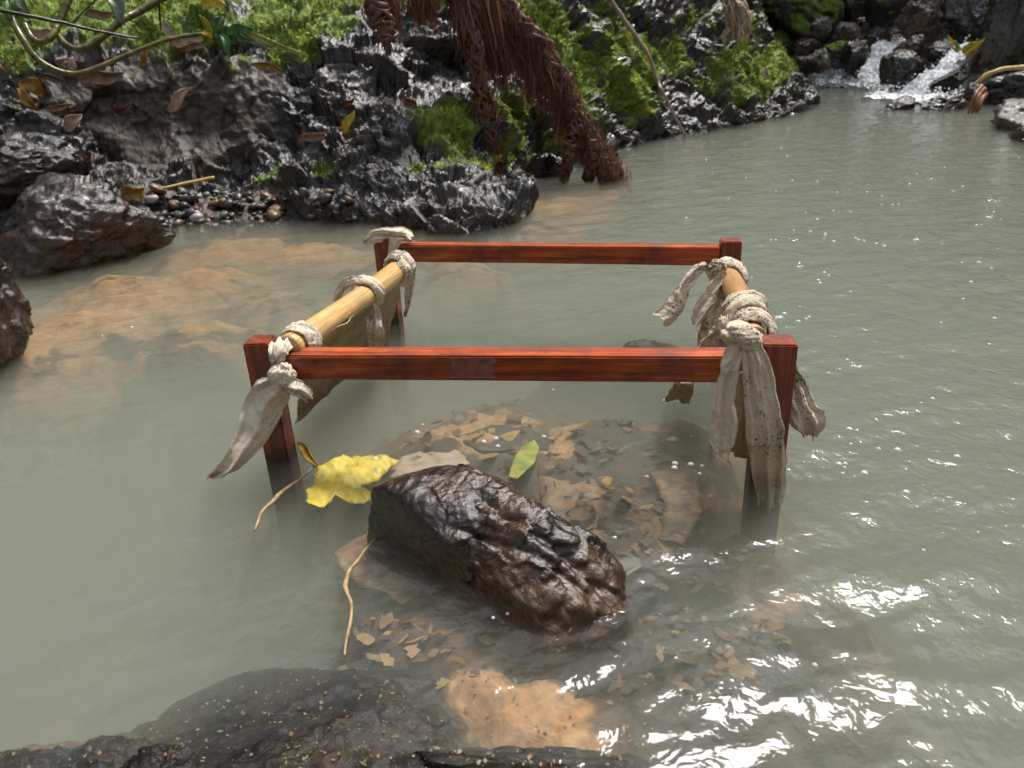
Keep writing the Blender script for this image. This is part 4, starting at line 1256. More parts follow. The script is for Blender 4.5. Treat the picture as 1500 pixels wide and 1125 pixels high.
ribbon('tail', rows([yf - .0, yf - .006, yf - .01, ('z', .0)], (1078, 545, 1096, 545), (1074, 590, 1098, 595), (1070, 630, 1098, 640), (1064, 662, 1100, 676)), MAT['cloth_wet'], c, seed=67, folds=1.5, amp=.005, m=20)
ribbon('tail', rows([yFR + .03, yFR + .025, yFR + .01, yFR + .0, yFR - .0], (1148, 528, 1164, 534), (1152, 560, 1180, 560), (1154, 592, 1198, 594), (1158, 622, 1208, 612), (1172, 634, 1196, 640)), MAT['cloth_mould'], c, seed=69, folds=2.3, amp=.007, m=26, bulge=.008)
ribbon('tail', rows([qE[1], qE[1] - .01, ('z', .0)], (990, 548, 1016, 552), (984, 566, 1016, 570), (974, 586, 1010, 590)), MAT['cloth_wet'], c, seed=71, folds=1.3, amp=.005, n=40, m=16)

# ------------------------------------------------------------------ boulder lying in front of the frame
def shaped_rock(name, planes, sharp, seed, mat, loc, rotz, extra=None, subdiv=6, chunk=0.0026, fb=0.006, sc_=(6, 6, 6)):
    bm = bmesh.new()
    bmesh.ops.create_icosphere(bm, subdivisions=subdiv, radius=1.0)
    V = np.array([v.co[:] for v in bm.verts]); V /= np.linalg.norm(V, axis=1, keepdims=True)
    n = np.array([p[:3] for p in planes], float); ln = np.linalg.norm(n, axis=1); n /= ln[:, None]
    d = np.array([p[3] for p in planes])
    q = np.clip(V @ n.T, 0.0, None) / d
    rad = 1.0 / (np.sum(q ** sharp, axis=1)) ** (1 / sharp)
    P = V * rad[:, None]
    nr = V
    dsp = fb * fbm(P * 14 + seed, 5, seed) + chunk * chunks(P * 16 + seed, seed + 3, .8, .15) + chunk * .5 * chunks(P * 40 + seed, seed + 7, .8, .2)
    if extra is not None: dsp = dsp + extra(P)
    P = P + nr * dsp[:, None]
    for v, c in zip(bm.verts, P): v.co = c
    me = bpy.data.meshes.new(name); bm.to_mesh(me); bm.free()
    o = link(name, me, mat)
    o.location = Vector(loc); o.rotation_euler = (0, 0, rotz)
    return o
bA, bB = at_z(572, 706, .03), at_z(880, 880, .02)
bd = bB - bA
ang = math.atan2(bd[1], bd[0])
hl = math.hypot(bd[0], bd[1]) / 2
bc = (bA + bB) / 2; bc[2] = -.02
def boulder_extra(P):
    u, v, w = P[:, 0], P[:, 1], P[:, 2]
    top_ = np.clip((w - .0) / .02, 0, 1)
    rough = np.clip((u + .02) / .06, 0, 1) * top_
    wv = v + .012 * fbm(P * 18, 3, 70)
    d = rough * (0.0055 * chunks(P * 20 + .3 * np.stack([fbm(P * 30, 2, 71), fbm(P * 30, 2, 72), fbm(P * 30, 2, 73)], -1), 74, .9, .1) + 0.006 * fbm(P * 22, 3, 77) - .006 * np.abs(fbm(P * 34, 3, 78)) + .0025 * np.abs(fbm(P * 90, 2, 79)))
    g = wv + .006 - .12 * (u - .02)                                             # long crease towards the lower end
    run = np.clip((u + .01) / .04, 0, 1) * top_
    d = d - .012 * np.exp(-(g / .009) ** 2) * run
    d = d - .010 * np.clip((-g - .006) / .018, 0, 1) * run                     # the side below the crease lies lower
    g2 = wv + .05 - .25 * (u - .02)
    d = d - .005 * np.exp(-(g2 / .006) ** 2) * run
    k = u + .055 + .35 * (v - .03)                                              # short crack across the top
    d = d - .004 * np.exp(-(k / .003) ** 2) * np.exp(-((v - .025) / .03) ** 2) * top_
    return d
o = shaped_rock('boulder', [(-1, .10, .30, hl + .012), (-.80, -.6, .10, hl * .88), (-.65, .75, .35, hl * .78), (1, -.15, .05, hl + .010), (.75, .65, .15, hl * .92), (.85, -.55, .2, hl * .93),
                            (.06, -.16, 1, .106), (.10, .50, 1, .116), (0, -1, .10, .076), (.02, 1, .45, .094), (.1, .85, .85, .112), (0, 0, -1, .12), (.62, .1, 1, .142), (-.45, .15, 1, .140), (.15, -.62, .78, .100)],
                34, 700, MAT['boulder'], bc, ang, boulder_extra, subdiv=7, chunk=.0016, fb=.009)
tag(o, 'large wet dark brown boulder with glossy creased end in front of the red stand', 'boulder')
# dark rocks just breaking or under the surface along the near shore
def low_rock(px, py, top, lx, ly, hz, rot, seed, mat, label, subdiv=6):
    c = at_z(px, py, 0)
    me = rock_mesh('shore_rock', (lx, ly, hz), seed, subdiv, 10, .10, 5.0, .05)
    o = link('shore_rock', me, MAT[mat]); o.location = Vector((c[0], c[1], top - hz * .45)); o.rotation_euler = (0, 0, rot)
    tag(o, label, 'rock'); return o
low_rock(400, 1050, -.004, .52, .32, .12, .28, 711, 'bottom_rock', 'black wet shelf of rock with pale specks, awash below the twig')
low_rock(770, 1105, .002, .32, .12, .12, -.1, 712, 'bottom_rock', 'submerged dark brown rock beside the bright tan sand')
low_rock(110, 1090, -.018, .16, .12, .12, .5, 713, 'bottom_rock', 'submerged dark rounded rock among tan silt')
low_rock(-10, 1120, -.02, .16, .12, .12, .1, 714, 'bottom_rock', 'submerged dark rock beside the rounded one')
low_rock(260, 1125, .0, .20, .14, .12, .2, 715, 'bottom_rock', 'low black rock awash next to the speckled rock')
low_rock(950, 477, -.03, .20, .10, .12, .0, 716, 'bottom_rock', 'submerged dark flat rock seen behind the front rail', subdiv=5)
low_rock(700, 640, -.09, .22, .12, .12, .3, 717, 'bottom_rock', 'submerged dim brown rock under the front rail', subdiv=5)
low_rock(955, 800, -.075, .20, .14, .12, .8, 718, 'bottom_rock', 'submerged black rock to the right of the big boulder', subdiv=5)

# ------------------------------------------------------------------ leaves
def poly_leaf(name, pts, z, mat, label, cat='leaf', wave=.004, seed=0, sub=5, tilt=0.0):
    """flat lobed leaf from a photo outline lying at height z"""
    bm = bmesh.new()
    vs_ = [bm.verts.new(Vector(at_z(x, y, z))) for x, y in pts]
    f = bm.faces.new(vs_)
    bmesh.ops.triangulate(bm, faces=[f])
    for _ in range(3):
        bmesh.ops.subdivide_edges(bm, edges=[e for e in bm.edges if e.calc_length() > .008], cuts=1)
        bmesh.ops.triangulate(bm, faces=bm.faces[:])
    C = np.array([v.co[:] for v in bm.verts])
    h = wave * fbm(C * 25 + seed, 3, seed)
    ed = .004 * fbm(C * 60 + seed, 2, seed + 1)
    if tilt:
        tx_ = (C[:, 0] - C[:, 0].min()) / np.ptp(C[:, 0]); h = h - tilt * tx_ ** 1.5 + .004 * np.abs(np.sin(C[:, 0] * 120 + C[:, 1] * 60))
    for v, a, e in zip(bm.verts, h, ed):
        v.co.z += a
        if v.is_boundary: v.co.x += e; v.co.y += e
    me = bpy.data.meshes.new(name); bm.to_mesh(me); bm.free()
    o = link(name, me, mat)
    md = o.modifiers.new('thickness', 'SOLIDIFY'); md.thickness = .0012
    tag(o, label, cat); return o
poly_leaf('leaf', [(452, 742), (447, 722), (460, 708), (466, 686), (486, 678), (500, 668), (524, 661), (545, 656), (584, 655), (566, 672), (548, 690), (527, 704), (546, 708), (541, 719), (519, 730), (491, 722), (474, 744)], -.004, MAT['leaf_lemon'], 'big ragged bright yellow leaf floating between post and boulder', wave=.008, seed=1, tilt=.03)
poly_leaf('leaf', [(745, 698), (750, 676), (764, 655), (782, 646), (791, 655), (784, 676), (772, 690), (758, 702)], -.03, MAT['leaf_yellowgreen'], 'sunken dull green leaf behind the boulder', seed=2)
poly_leaf('leaf', [(880, 705), (888, 696), (898, 700), (896, 708), (902, 716), (890, 718)], -.03, MAT['leaf_amber'], 'tiny sunken amber leaf scrap beside the boulder', seed=3)
poly_leaf('leaf', [(488, 812), (520, 790), (560, 770), (600, 790), (625, 830), (615, 870), (590, 885), (560, 868), (530, 860), (505, 842)], -.05, MAT['leaf_dry'], 'large sunken pale brown leaf left of the boulder', seed=4)
poly_leaf('leaf', [(560, 700), (590, 668), (640, 655), (670, 660), (690, 680), (640, 700)], -.045, MAT['leaf_pale'], 'sunken buff leaf tucked behind the boulder', seed=5)
poly_leaf('leaf', [(790, 700), (820, 690), (870, 700), (890, 730), (880, 770), (850, 790), (815, 770), (795, 740)], -.06, MAT['leaf_dry'], 'broad sunken brown leaf under the boulder back edge', seed=6)
poly_leaf('leaf', [(855, 770), (880, 735), (905, 730), (925, 750), (955, 765), (935, 790), (945, 830), (905, 850), (880, 820)], -.055, MAT['leaf_mud'], 'sunken black decayed leaf right of the boulder', seed=7)
poly_leaf('leaf', [(670, 640), (720, 622), (770, 625), (800, 640), (770, 660), (700, 662)], -.055, MAT['leaf_mud'], 'sunken dark decayed leaf below the front rail', seed=8)
poly_leaf('leaf', [(950, 690), (985, 660), (1020, 690), (1030, 750), (1000, 800), (965, 790), (975, 740)], -.06, MAT['leaf_dry'], 'long sunken tan leaf inside the right front post', seed=9)

def leaf_strip(name, a, b, width, mat, label, cat='leaf', sag=.01, curl=.25, seed=0, group=None, n=18, m=7, shape='leaf', facing=None):
    a, b = np.asarray(a, float), np.asarray(b, float)
    t = np.linspace(0, 1, n)
    d = b - a; L = np.linalg.norm(d); d /= L
    f = facing if facing is not None else (CAM - (a + b) / 2)
    f = f - d * (f @ d); f /= np.linalg.norm(f)
    s = np.cross(d, f)
    C = a + np.outer(t, d * L) + np.outer(np.sin(np.pi * t) * sag, f) + np.outer(.12 * width * np.sin(t * 7 + seed), s)
    prof = np.sin(np.pi * np.clip(t, .02, .985) ** .8) ** .75 if shape == 'leaf' else np.clip(np.minimum(t * 8 + .4, (1 - t) * 5 + .1), 0, 1)
    w = np.linspace(-1, 1, m)
    P = C[:, None] + (prof[:, None] * w[None] * width / 2)[..., None] * s + (curl * width * (np.abs(w)[None] ** 1.5) * prof[:, None])[..., None] * f
    P = P + (.12 * width * fbm(np.stack([t[:, None] * 5 + 0 * w, w[None] * 2 + 0 * t[:, None], 0 * t[:, None] + 0 * w + seed], -1), 3, seed))[..., None] * f
    o = link(name, np_mesh(name, P.reshape(-1, 3), grid_faces(n, m)), MAT[mat])
    md = o.modifiers.new('thickness', 'SOLIDIFY'); md.thickness = .0015
    tag(o, label, cat, group); return o
def bank_leaf(x0, y0, x1, y1, wpx, mat, label, lift=.03, **kw):
    p, nn = on_bank((x0 + x1) / 2, (y0 + y1) / 2)
    rg = rng_of(p) - lift
    a, b = at_r(x0, y0, rg), at_r(x1, y1, rg - .01)
    dist = (a - CAM) @ _f
    return leaf_strip('leaf', a, b, wpx * dist / FPX, mat, label, group='fallen leaves on the bank', **kw)
LV = [
    (246, 163, 276, 128, 16, 'leaf_pale', 'pale brown banded dead leaf standing on the muddy wall'),
    (95, 190, 118, 166, 18, 'leaf_pale', 'cream curled leaf at the left edge of the muddy wall'),
    (97, 222, 113, 230, 8, 'leaf_pale', 'small pale green leaf scrap at the foot of the muddy wall'),
    (116, 226, 130, 246, 12, 'leaf_brown', 'glossy reddish brown leaf at the foot of the muddy wall'),
    (176, 166, 194, 150, 8, 'leaf_brown', 'small reddish leaf on the muddy wall'),
    (0, 226, 27, 252, 11, 'leaf_amber', 'narrow orange brown leaf on the wet grey boulder'),
    (0, 88, 13, 112, 9, 'leaf_dry', 'narrow tan leaf under the green stems'),
    (90, 298, 130, 292, 15, 'leaf_amber', 'oval yellow leaf lying on the wrinkled brown boulder'),
    (502, 196, 518, 162, 13, 'leaf_yellow', 'upright yellow leaf on the dark wet rocks'),
    (500, 158, 520, 144, 9, 'leaf_brown', 'orange edged leaf just above the upright yellow leaf'),
    (435, 205, 492, 195, 13, 'leaf_dry', 'flat grey brown dead leaf on the wet rocks'),
    (562, 145, 580, 152, 9, 'leaf_pale', 'small pinkish dead leaf on the wet rocks'),
    (590, 145, 612, 158, 14, 'leaf_brown', 'dark red leaf hanging on the wet rocks'),
    (250, 62, 298, 56, 16, 'leaf_pale', 'bleached tan leaf below the leafy stem'),
    (264, 72, 302, 64, 12, 'leaf_dry', 'golden brown leaf below the bleached leaf'),
    (234, 36, 258, 50, 13, 'leaf_pale', 'folded pinkish leaf above the leafy stem'),
    (124, 22, 168, 20, 14, 'leaf_dry', 'long orange brown leaf resting on the green moss'),
    (50, 50, 76, 46, 14, 'leaf_pale', 'pale pink leaf between the curved stems'),
    (102, 104, 108, 84, 12, 'leaf_pale', 'upright pale pink leaf inside the lowest curved stem'),
    (84, 96, 98, 88, 10, 'leaf_dry', 'grey tan leaf beside the upright pink leaf'),
    (30, 118, 68, 138, 24, 'leaf_amber', 'large brown leaf under the lowest curved stem'),
    (56, 112, 96, 118, 10, 'leaf_brown', 'rust red leaf just below the lowest curved stem'),
    (116, 118, 182, 108, 20, 'leaf_dry', 'wide torn tan leaf below the lowest curved stem'),
    (25, 130, 55, 165, 14, 'leaf_amber', 'drooping amber leaf sliding onto the grey boulder'),
    (68, 160, 108, 154, 9, 'leaf_dry', 'narrow grey leaf above the cream curled leaf'),
    (205, 100, 218, 68, 9, 'leaf_amber', 'dangling golden leaf under the leafy stem'),
    (370, 92, 420, 106, 12, 'leaf_amber', 'amber leaf tucked under the moss edge'),
    (296, 2, 332, 6, 16, 'leaf_yellow', 'bright orange yellow leaf on top of the moss'),
    (180, 290, 212, 276, 26, 'leaf_amber', 'crumpled wet brown leaf heap at the end of the gravel'),
    (1118, 100, 1126, 118, 9, 'leaf_pale', 'peach coloured leaf on the mossy point'),
    (925, 62, 917, 44, 6, 'leaf_yellow', 'small yellow leaf behind the leaning stick'),
    (930, 86, 922, 72, 5, 'leaf_pale', 'small cream leaf behind the leaning stick'),
    (945, 30, 952, 18, 6, 'leaf_amber', 'small orange leaf right of the leaning stick'),
    (1014, 40, 1022, 26, 6, 'leaf_dry', 'bent dry leaf on the mossy rock'),
    (945, 160, 958, 159, 5, 'leaf_yellow', 'tiny yellow leaf above the waterline rocks'),
    (905, 200, 925, 203, 6, 'leaf_brown', 'dark orange leaf lying at the waterline rocks'),
]
for k, (x0, y0, x1, y1, w, mt, lab) in enumerate(LV):
    bank_leaf(x0, y0, x1, y1, w, mt, lab, seed=k, curl=.2 + .25 * ((k * 7) % 5) / 5, lift=.05)

# ------------------------------------------------------------------ ringed stems with leaves, top left
def stem(pts, rg, rad, name='ringed_stem', label='', every=.055):
    P = catmull(np.array([at_r(x, y, q) for (x, y), q in zip(pts, rg)]), 90)
    s = np.concatenate([[0], np.cumsum(np.linalg.norm(np.diff(P, axis=0), axis=1))])
    ph = (s / every) % 1.0
    ring = np.exp(-((ph - .5) / .07) ** 2)
    rad = np.linspace(rad[0], rad[1], len(P)) * (1 + .12 * ring)
    V, Q, T = tube_arrays(P, rad, 12)
    me = mesh_parts(name, [(V, Q, T)])
    rv = np.concatenate([np.repeat(ring, 12), [0, 0]])
    attr(me, 'ring', rv * (.6 + .4 * (fbm(V * 40, 2, 3) > 0)))
    root = empty(name, P[0]); link('stem', me, MAT['stem'], root)
    tag(root, label, 'stem', 'curved ringed stems'); return root
S1 = stem([(14, 22), (30, 52), (52, 84), (82, 103), (112, 108), (145, 98), (192, 78), (250, 57), (318, 47)], [3.5, 3.42, 3.38, 3.36, 3.36, 3.38, 3.42, 3.45, 3.48], (.0125, .007), label='lowest curved yellow green stem ending in a torn leaf')
S2 = stem([(80, 38), (90, 58), (108, 71), (130, 68), (155, 50), (178, 30), (205, 16), (245, -8)], [3.62, 3.55, 3.5, 3.5, 3.52, 3.55, 3.6, 3.65], (.010, .015), label='middle curved stem bending up past the grey leaf')
S3 = stem([(36, 35), (46, 54), (60, 62), (75, 54), (88, 30), (104, -10)], [3.62, 3.58, 3.55, 3.55, 3.6, 3.65], (.010, .014), label='short hooked stem rising behind the other stems')
def on_stem(o, name, a, b, wpx, mat, seed=0, **kw):
    dist = (a - CAM) @ _f
    q = leaf_strip(name, a, b, wpx * dist / FPX, mat, '', seed=seed, **kw)
    for kk in ('label', 'category', 'group'):
        if kk in q: del q[kk]
    q.parent = o; q.matrix_parent_inverse = Matrix.Translation(-Vector(o.location))
    return q
on_stem(S1, 'leaf', at_r(316, 44, 3.45), at_r(348, 62, 3.42), 22, 'leaf_green', 1)
on_stem(S1, 'leaf', at_r(322, 46, 3.46), at_r(326, 72, 3.43), 14, 'leaf_green', 2)
on_stem(S1, 'leaf', at_r(340, 42, 3.45), at_r(452, 82, 3.36), 9, 'leaf_yellowgreen', 3, sag=.05)
on_stem(S1, 'leaf', at_r(345, 44, 3.45), at_r(394, 74, 3.38), 9, 'leaf_grey', 4, sag=.03)
on_stem(S1, 'leaf', at_r(300, 46, 3.45), at_r(328, 26, 3.45), 16, 'leaf_green', 5)
on_stem(S1, 'leaf', at_r(290, 40, 3.45), at_r(268, 34, 3.45), 12, 'leaf_green', 6)
on_stem(S1, 'leaf', at_r(300, 44, 3.44), at_r(312, 54, 3.43), 14, 'leaf_yellow', 7)
on_stem(S2, 'leaf', at_r(160, -12, 3.42), at_r(184, 36, 3.38), 22, 'leaf_grey', 8)
on_stem(S3, 'leaf', at_r(22, -10, 3.5), at_r(42, 17, 3.46), 18, 'leaf_grey', 9)
on_stem(S3, 'leaf', at_r(10, 0, 3.5), at_r(18, 34, 3.46), 9, 'leaf_green', 10)
for k, (x0, y0, x1, y1, w, mt) in enumerate([(330, 46, 372, 40, 14, 'leaf_green'), (326, 50, 338, 84, 12, 'leaf_green'), (308, 46, 292, 22, 10, 'leaf_yellowgreen'), (345, 52, 368, 62, 11, 'leaf_green')]):
    on_stem(S1, 'leaf', at_r(x0, y0, 3.42), at_r(x1, y1, 3.38), w, mt, 20 + k)
tag(tube('dark_twig', [at_r(-20, 12, 3.4), at_r(40, 23, 3.4), at_r(95, 34, 3.42), at_r(140, 45, 3.45), at_r(205, 56, 3.5)], [.007, .004], MAT['dark_twig'], n=40, seg=7, rough=.003), 'thin black twig crossing the curved stems', 'twig')
tag(tube('dark_twig', [at_r(233, -10, 3.5), at_r(234, 20, 3.5), at_r(235, 42, 3.5)], [.004, .003], MAT['dark_twig'], n=20, seg=6, rough=.002), 'thin black upright twig above the leafy stem', 'twig')
tag(tube('dark_twig', [at_r(100, 38, 3.45), at_r(130, 10, 3.5), at_r(150, -10, 3.5)], [.004, .003], MAT['dark_twig'], n=20, seg=6, rough=.003), 'thin black twig slanting up behind the hooked stem', 'twig')

# sticks
tag(tube('stick', [at_r(888, -12, 5.0), at_r(912, 26, 4.98), at_r(948, 78, 4.95), at_r(963, 118, 4.95), at_r(975, 144, 4.97), at_z(1004, 199)], [.011, .013, .012, .011, .010, .009], MAT['stick'], n=60, seg=10, rough=.004, seed=3), 'long pale stick leaning on the bank with its foot in the water', 'stick')
tag(tube('straw_stalk', [at_r(722, -8, 4.3), at_r(745, 18, 4.3), at_r(765, 40, 4.3), at_r(776, 56, 4.3)], [.007, .008, .009], MAT['straw'], n=30, seg=8, rough=.002), 'yellow stalk slanting down above the fibrous root', 'stalk')
p0, _ = on_bank(265, 272)
g = rng_of(p0) - .10
tag(tube('straw_stalk', [at_r(218, 280, g - .02), at_r(260, 271, g), at_r(314, 260, g + .02)], [.004, .006, .008], MAT['straw'], n=30, seg=8, rough=.002), 'yellow dry stalk lying across the gravel', 'stalk')
tag(tube('twig', [at_z(504, 960, .004), at_z(510, 925, .006), at_z(515, 890, .008), at_z(507, 856, .010), at_z(518, 828, .004), at_z(545, 795, -.01), at_z(572, 765, -.03)], [.0015, .0021, .0025, .0036, .0022, .0018, .0014], MAT['twig'], n=60, seg=8, rough=.0022), 'crooked pale twig poking from the water left of the boulder', 'twig')
tag(tube('twig', [at_z(372, 778, .001), at_z(382, 752, .002), at_z(400, 734, .002), at_z(412, 722, .002), at_z(440, 702, -.002), at_z(462, 682, -.006)], [.0015, .0022, .004, .0035, .0022, .002], MAT['twig'], n=50, seg=8, rough=.0018), 'thin floating stalk of decayed leaf beside the left front post', 'twig')
leaf_strip('leaf', at_z(436, 649, .003), at_z(470, 688, -.004), .016, 'leaf_amber', 'curled olive leaf edge clinging beside the left front post', sag=.006, seed=3)

# ------------------------------------------------------------------ hanging reddish fibrous roots
rt = empty('fibrous_root', at_z(905, 258)); tag(rt, 'reddish brown fibrous root draped down the bank into the water', 'root')
def plait(path, rg, rad, k, seed, name):
    P = catmull(np.array([at_z(*p) if q is None else at_r(p[0], p[1], q) for p, q in zip(path, rg)]), 110)
    T, N_, B_ = frames(P)
    rad = np.interp(np.linspace(0, 1, 110), np.linspace(0, 1, len(rad)), rad)
    parts = []
    s = np.linspace(0, 1, 110)
    for j in range(k):
        ph = 2 * math.pi * j / k + seed
        C_r = .55 + .45 * ((j * 7) % 5) / 5
        a = ph + s * (14 + 5 * (j % 3)) * (1 if j % 2 else -1) + 2.0 * fbm(np.stack([s * 6, s * 0 + j, s * 0], -1), 2, seed)
        C = P + N_ * (np.cos(a) * rad * C_r)[:, None] + B_ * (np.sin(a) * rad * C_r)[:, None] 
        V, Q, T2 = tube_arrays(C, rad * (.24 + .04 * np.sin(s * 40 + j)), 6)
        V = V + .016 * np.stack([fbm(V * 30, 3, seed), fbm(V * 30 + 9, 3, seed), fbm(V * 30 + 19, 3, seed)], -1)
        parts.append((V, Q, T2))
    link(name, mesh_parts(name, parts), MAT['root'], rt)
    return P
m1 = plait([(690, -60), (725, -5), (752, 28), (790, 68), (822, 118), (842, 162), (866, 205), (885, 235), (905, 260)], [4.05, 4.05, 4.05, 4.1, 4.12, 4.12, 4.1, 4.1, None], [.066, .060, .056, .052, .046, .042, .045, .04], 20, 1, 'main_root')
m2 = plait([(680, -40), (690, 30), (697, 80), (704, 130), (712, 170), (722, 205), (732, 262)], [3.92, 3.92, 3.92, 3.92, 3.92, 3.92, 3.98], [.045, .04, .04, .04, .045, .035, .03], 14, 2, 'hanging_root')
m3 = plait([(548, -40), (552, 0), (560, 30), (572, 62)], [3.65, 3.65, 3.62, 3.6], [.05, .05, .045, .03], 14, 3, 'hanging_root')
m4 = plait([(846, 165), (838, 200), (832, 230), (828, 262)], [4.08, 4.06, 4.04, None], [.03, .035, .03, .03], 11, 4, 'hanging_root')
m5 = plait([(866, 205), (868, 232), (862, 262)], [4.06, 4.05, None], [.03, .03, .03], 11, 5, 'hanging_root')
m6 = plait([(708, 130), (728, 150), (738, 175), (742, 205)], [3.90, 3.88, 3.88, 3.9], [.016, .014, .01], 4, 6, 'hanging_root')
def fibres(name, starts, lens, seed, wid=.006, lean=(0, 0)):
    r = _rs(seed)
    n = len(starts)
    k = 6
    t = np.linspace(0, 1, k)
    sway = r.normal(0, .09, (n, 3)) * np.where(r.rand(n, 1) < .15, 2.6, 1); sway[:, 2] = 0
    d = np.array([lean[0], lean[1], -1.0]) + sway
    P = starts[:, None] + t[None, :, None] * d[:, None] * lens[:, None, None] + (np.sin(t * 5)[None, :, None] * r.normal(0, .008, (n, 1, 3)))
    a = r.uniform(-.6, .6, n)
    sd = np.stack([np.cos(a), np.sin(a), 0 * a], -1)
    w = wid * (.3 + 1.5 * r.uniform(0, 1, (n, 1)) ** 3) * np.linspace(1, .3, k)[None]
    L_, R_ = P - sd[:, None] * w[..., None] / 2, P + sd[:, None] * w[..., None] / 2
    V = np.stack([L_, R_], 2).reshape(-1, 3)
    b = (np.arange(n) * k * 2)[:, None] + (np.arange(k - 1) * 2)[None]
    F4 = np.stack([b, b + 1, b + 3, b + 2], -1).reshape(-1, 4)
    me_ = np_mesh(name, V, F4); attr(me_, 'tone', np.repeat(r.uniform(0, 1, n), 2 * k))
    o = link(name, me_, MAT['fibre'], rt, smooth=False)
    o['kind'] = 'stuff'
    return o
r = _rs(44)
# curtain below the main root
i = r.randint(8, 84, 5200)
i = np.where(np.sin(i * .33 + 1.2) + .5 * np.sin(i * .9) < -.55, (i + 7) % 84, i)
st_ = m1[i] + r.normal(0, .022, (5200, 3)) + np.array([0, .025, 0])
fr_ = i / 110.0
ln_ = np.interp(fr_, [0, .2, .4, .55, .7, .8], [.30, .25, .22, .18, .11, .05]) * r.uniform(.35, 1.1, 5200) * (1 + .5 * np.sin(i * .55) * np.sin(i * .21 + 1))
fibres('root_fibres', st_, ln_, 45)
# upper mass between the left stub and the main root
n = 3000
tx = r.uniform(0, 1, n); tx = np.where(np.sin(tx * 21) < -.45, r.uniform(.62, 1, n), tx)
st_ = np.stack([at_r(548 + 180 * a, -45 + 40 * b + 14 * math.sin(a * 9), 3.84 + .24 * a + .06 * c_) for a, b, c_ in zip(tx, r.uniform(-.6, 1, n), r.normal(0, 1, n))])
ln_ = np.interp(tx, [0, .15, .3, .5, .75, 1], [.24, .15, .17, .22, .31, .36]) * r.uniform(.35, 1.15, n)
fibres('root_fibres', st_, ln_, 46, lean=(.12, 0))
i = r.randint(0, 108, 1500)
fibres('root_fibres', m2[i] + r.normal(0, .016, (1500, 3)), r.uniform(.03, .14, 1500), 47, .005)
i = r.randint(75, 109, 1500)
fibres('root_fibres', m1[i] + r.normal(0, .03, (1500, 3)), r.uniform(.03, .12, 1500), 48, .006)

# dry grass hanging on the mossy point
gt = empty('dry_grass_tuft', at_r(1080, 40, 6.4)); tag(gt, 'bundle of dry tan grass blades hanging over the mossy point', 'grass tuft')
r = _rs(9)
parts = []
rgp = rng_of(on_bank(1082, 30)[0]) - .22
for k in range(90):
    a = at_r(1068 + r.uniform(-6, 14), r.uniform(-14, 2), rgp + r.normal(0, .03))
    b = at_r(1062 + r.uniform(0, 40) ** 1.0, r.uniform(30, 68), rgp - .05 + r.normal(0, .04))
    mid = (a + b) / 2 + np.array([r.normal(0, .03), -.03, .03])
    P = catmull(np.array([a, mid, b]), 7)
    V, Q, T = tube_arrays(P, np.linspace(.009, .003, 7), 3)
    parts.append((V, Q, T))
gb = link('blades', mesh_parts('blades', parts), MAT['drygrass'], gt); gb['kind'] = 'stuff'
leaf_strip('leaf', at_r(1072, 40, rgp - .1), at_r(1052, 58, rgp - .1), .05, 'leaf_pale', 'straw coloured bent leaf under the dry grass bundle')
leaf_strip('leaf', at_r(1062, 44, rgp - .1), at_r(1060, 70, rgp - .1), .045, 'leaf_pale', 'straw coloured hanging leaf under the dry grass bundle')

# plant and roots beside the right fall
yp = empty('small_plant', at_r(1410, 78, 8.8)); tag(yp, 'small yellow green plant caught on the rocks by the right fall', 'plant')
for k, (x0, y0, x1, y1, w, mt) in enumerate([(1408, 74, 1388, 52, 5, 'leaf_yellow'), (1408, 72, 1440, 60, 8, 'leaf_yellow'), (1410, 78, 1425, 62, 8, 'leaf_yellowgreen'), (1405, 76, 1398, 60, 6, 'leaf_yellowgreen'), (1412, 82, 1444, 56, 6, 'leaf_yellow'), (1404, 78, 1382, 58, 3, 'leaf_pale'), (1415, 84, 1436, 74, 9, 'leaf_dry')]):
    on_stem(yp, 'leaf', at_r(x0, y0, 8.65), at_r(x1, y1, 8.6), w, mt, k)
br = empty('brown_root', at_r(1428, 166, 7.5)); tag(br, 'orange brown root fingers reaching down beside the flat slab', 'root')
for k, (x0, y0, x1, y1) in enumerate([(1438, 126, 1418, 166), (1441, 130, 1424, 166), (1440, 134, 1430, 164), (1444, 138, 1434, 162)]):
    tube('root_finger', [at_r(x0, y0, 7.6), at_r((x0 + x1) / 2 - 1, (y0 + y1) / 2 - 3, 7.5), at_r(x1, y1, 7.45)], [.022, .018, .010], simple_mat('orange_root', (0.10, 0.035, 0.012), (0.33, 0.14, 0.05), (20, 20, 20), .5, .003) if k == 0 else bpy.data.materials['orange_root'], br, n=16, seg=8, rough=.006)
tag(tube('twig', [at_r(1382, 164, 7.55), at_r(1392, 146, 7.55), at_r(1412, 138, 7.6)], [.012, .011, .008], MAT['stick'], n=20, seg=8, rough=.004), 'grey bent twig on the low wedge stone', 'twig')
tag(tube('twig', [at_r(1430, 122, 7.7), at_r(1445, 110, 7.7), at_r(1470, 101, 7.75), at_r(1500, 99, 7.8)], [.014, .018, .016, .02], MAT['straw'], n=24, seg=8, rough=.006), 'tan branch lying on top of the black rounded boulder', 'twig')

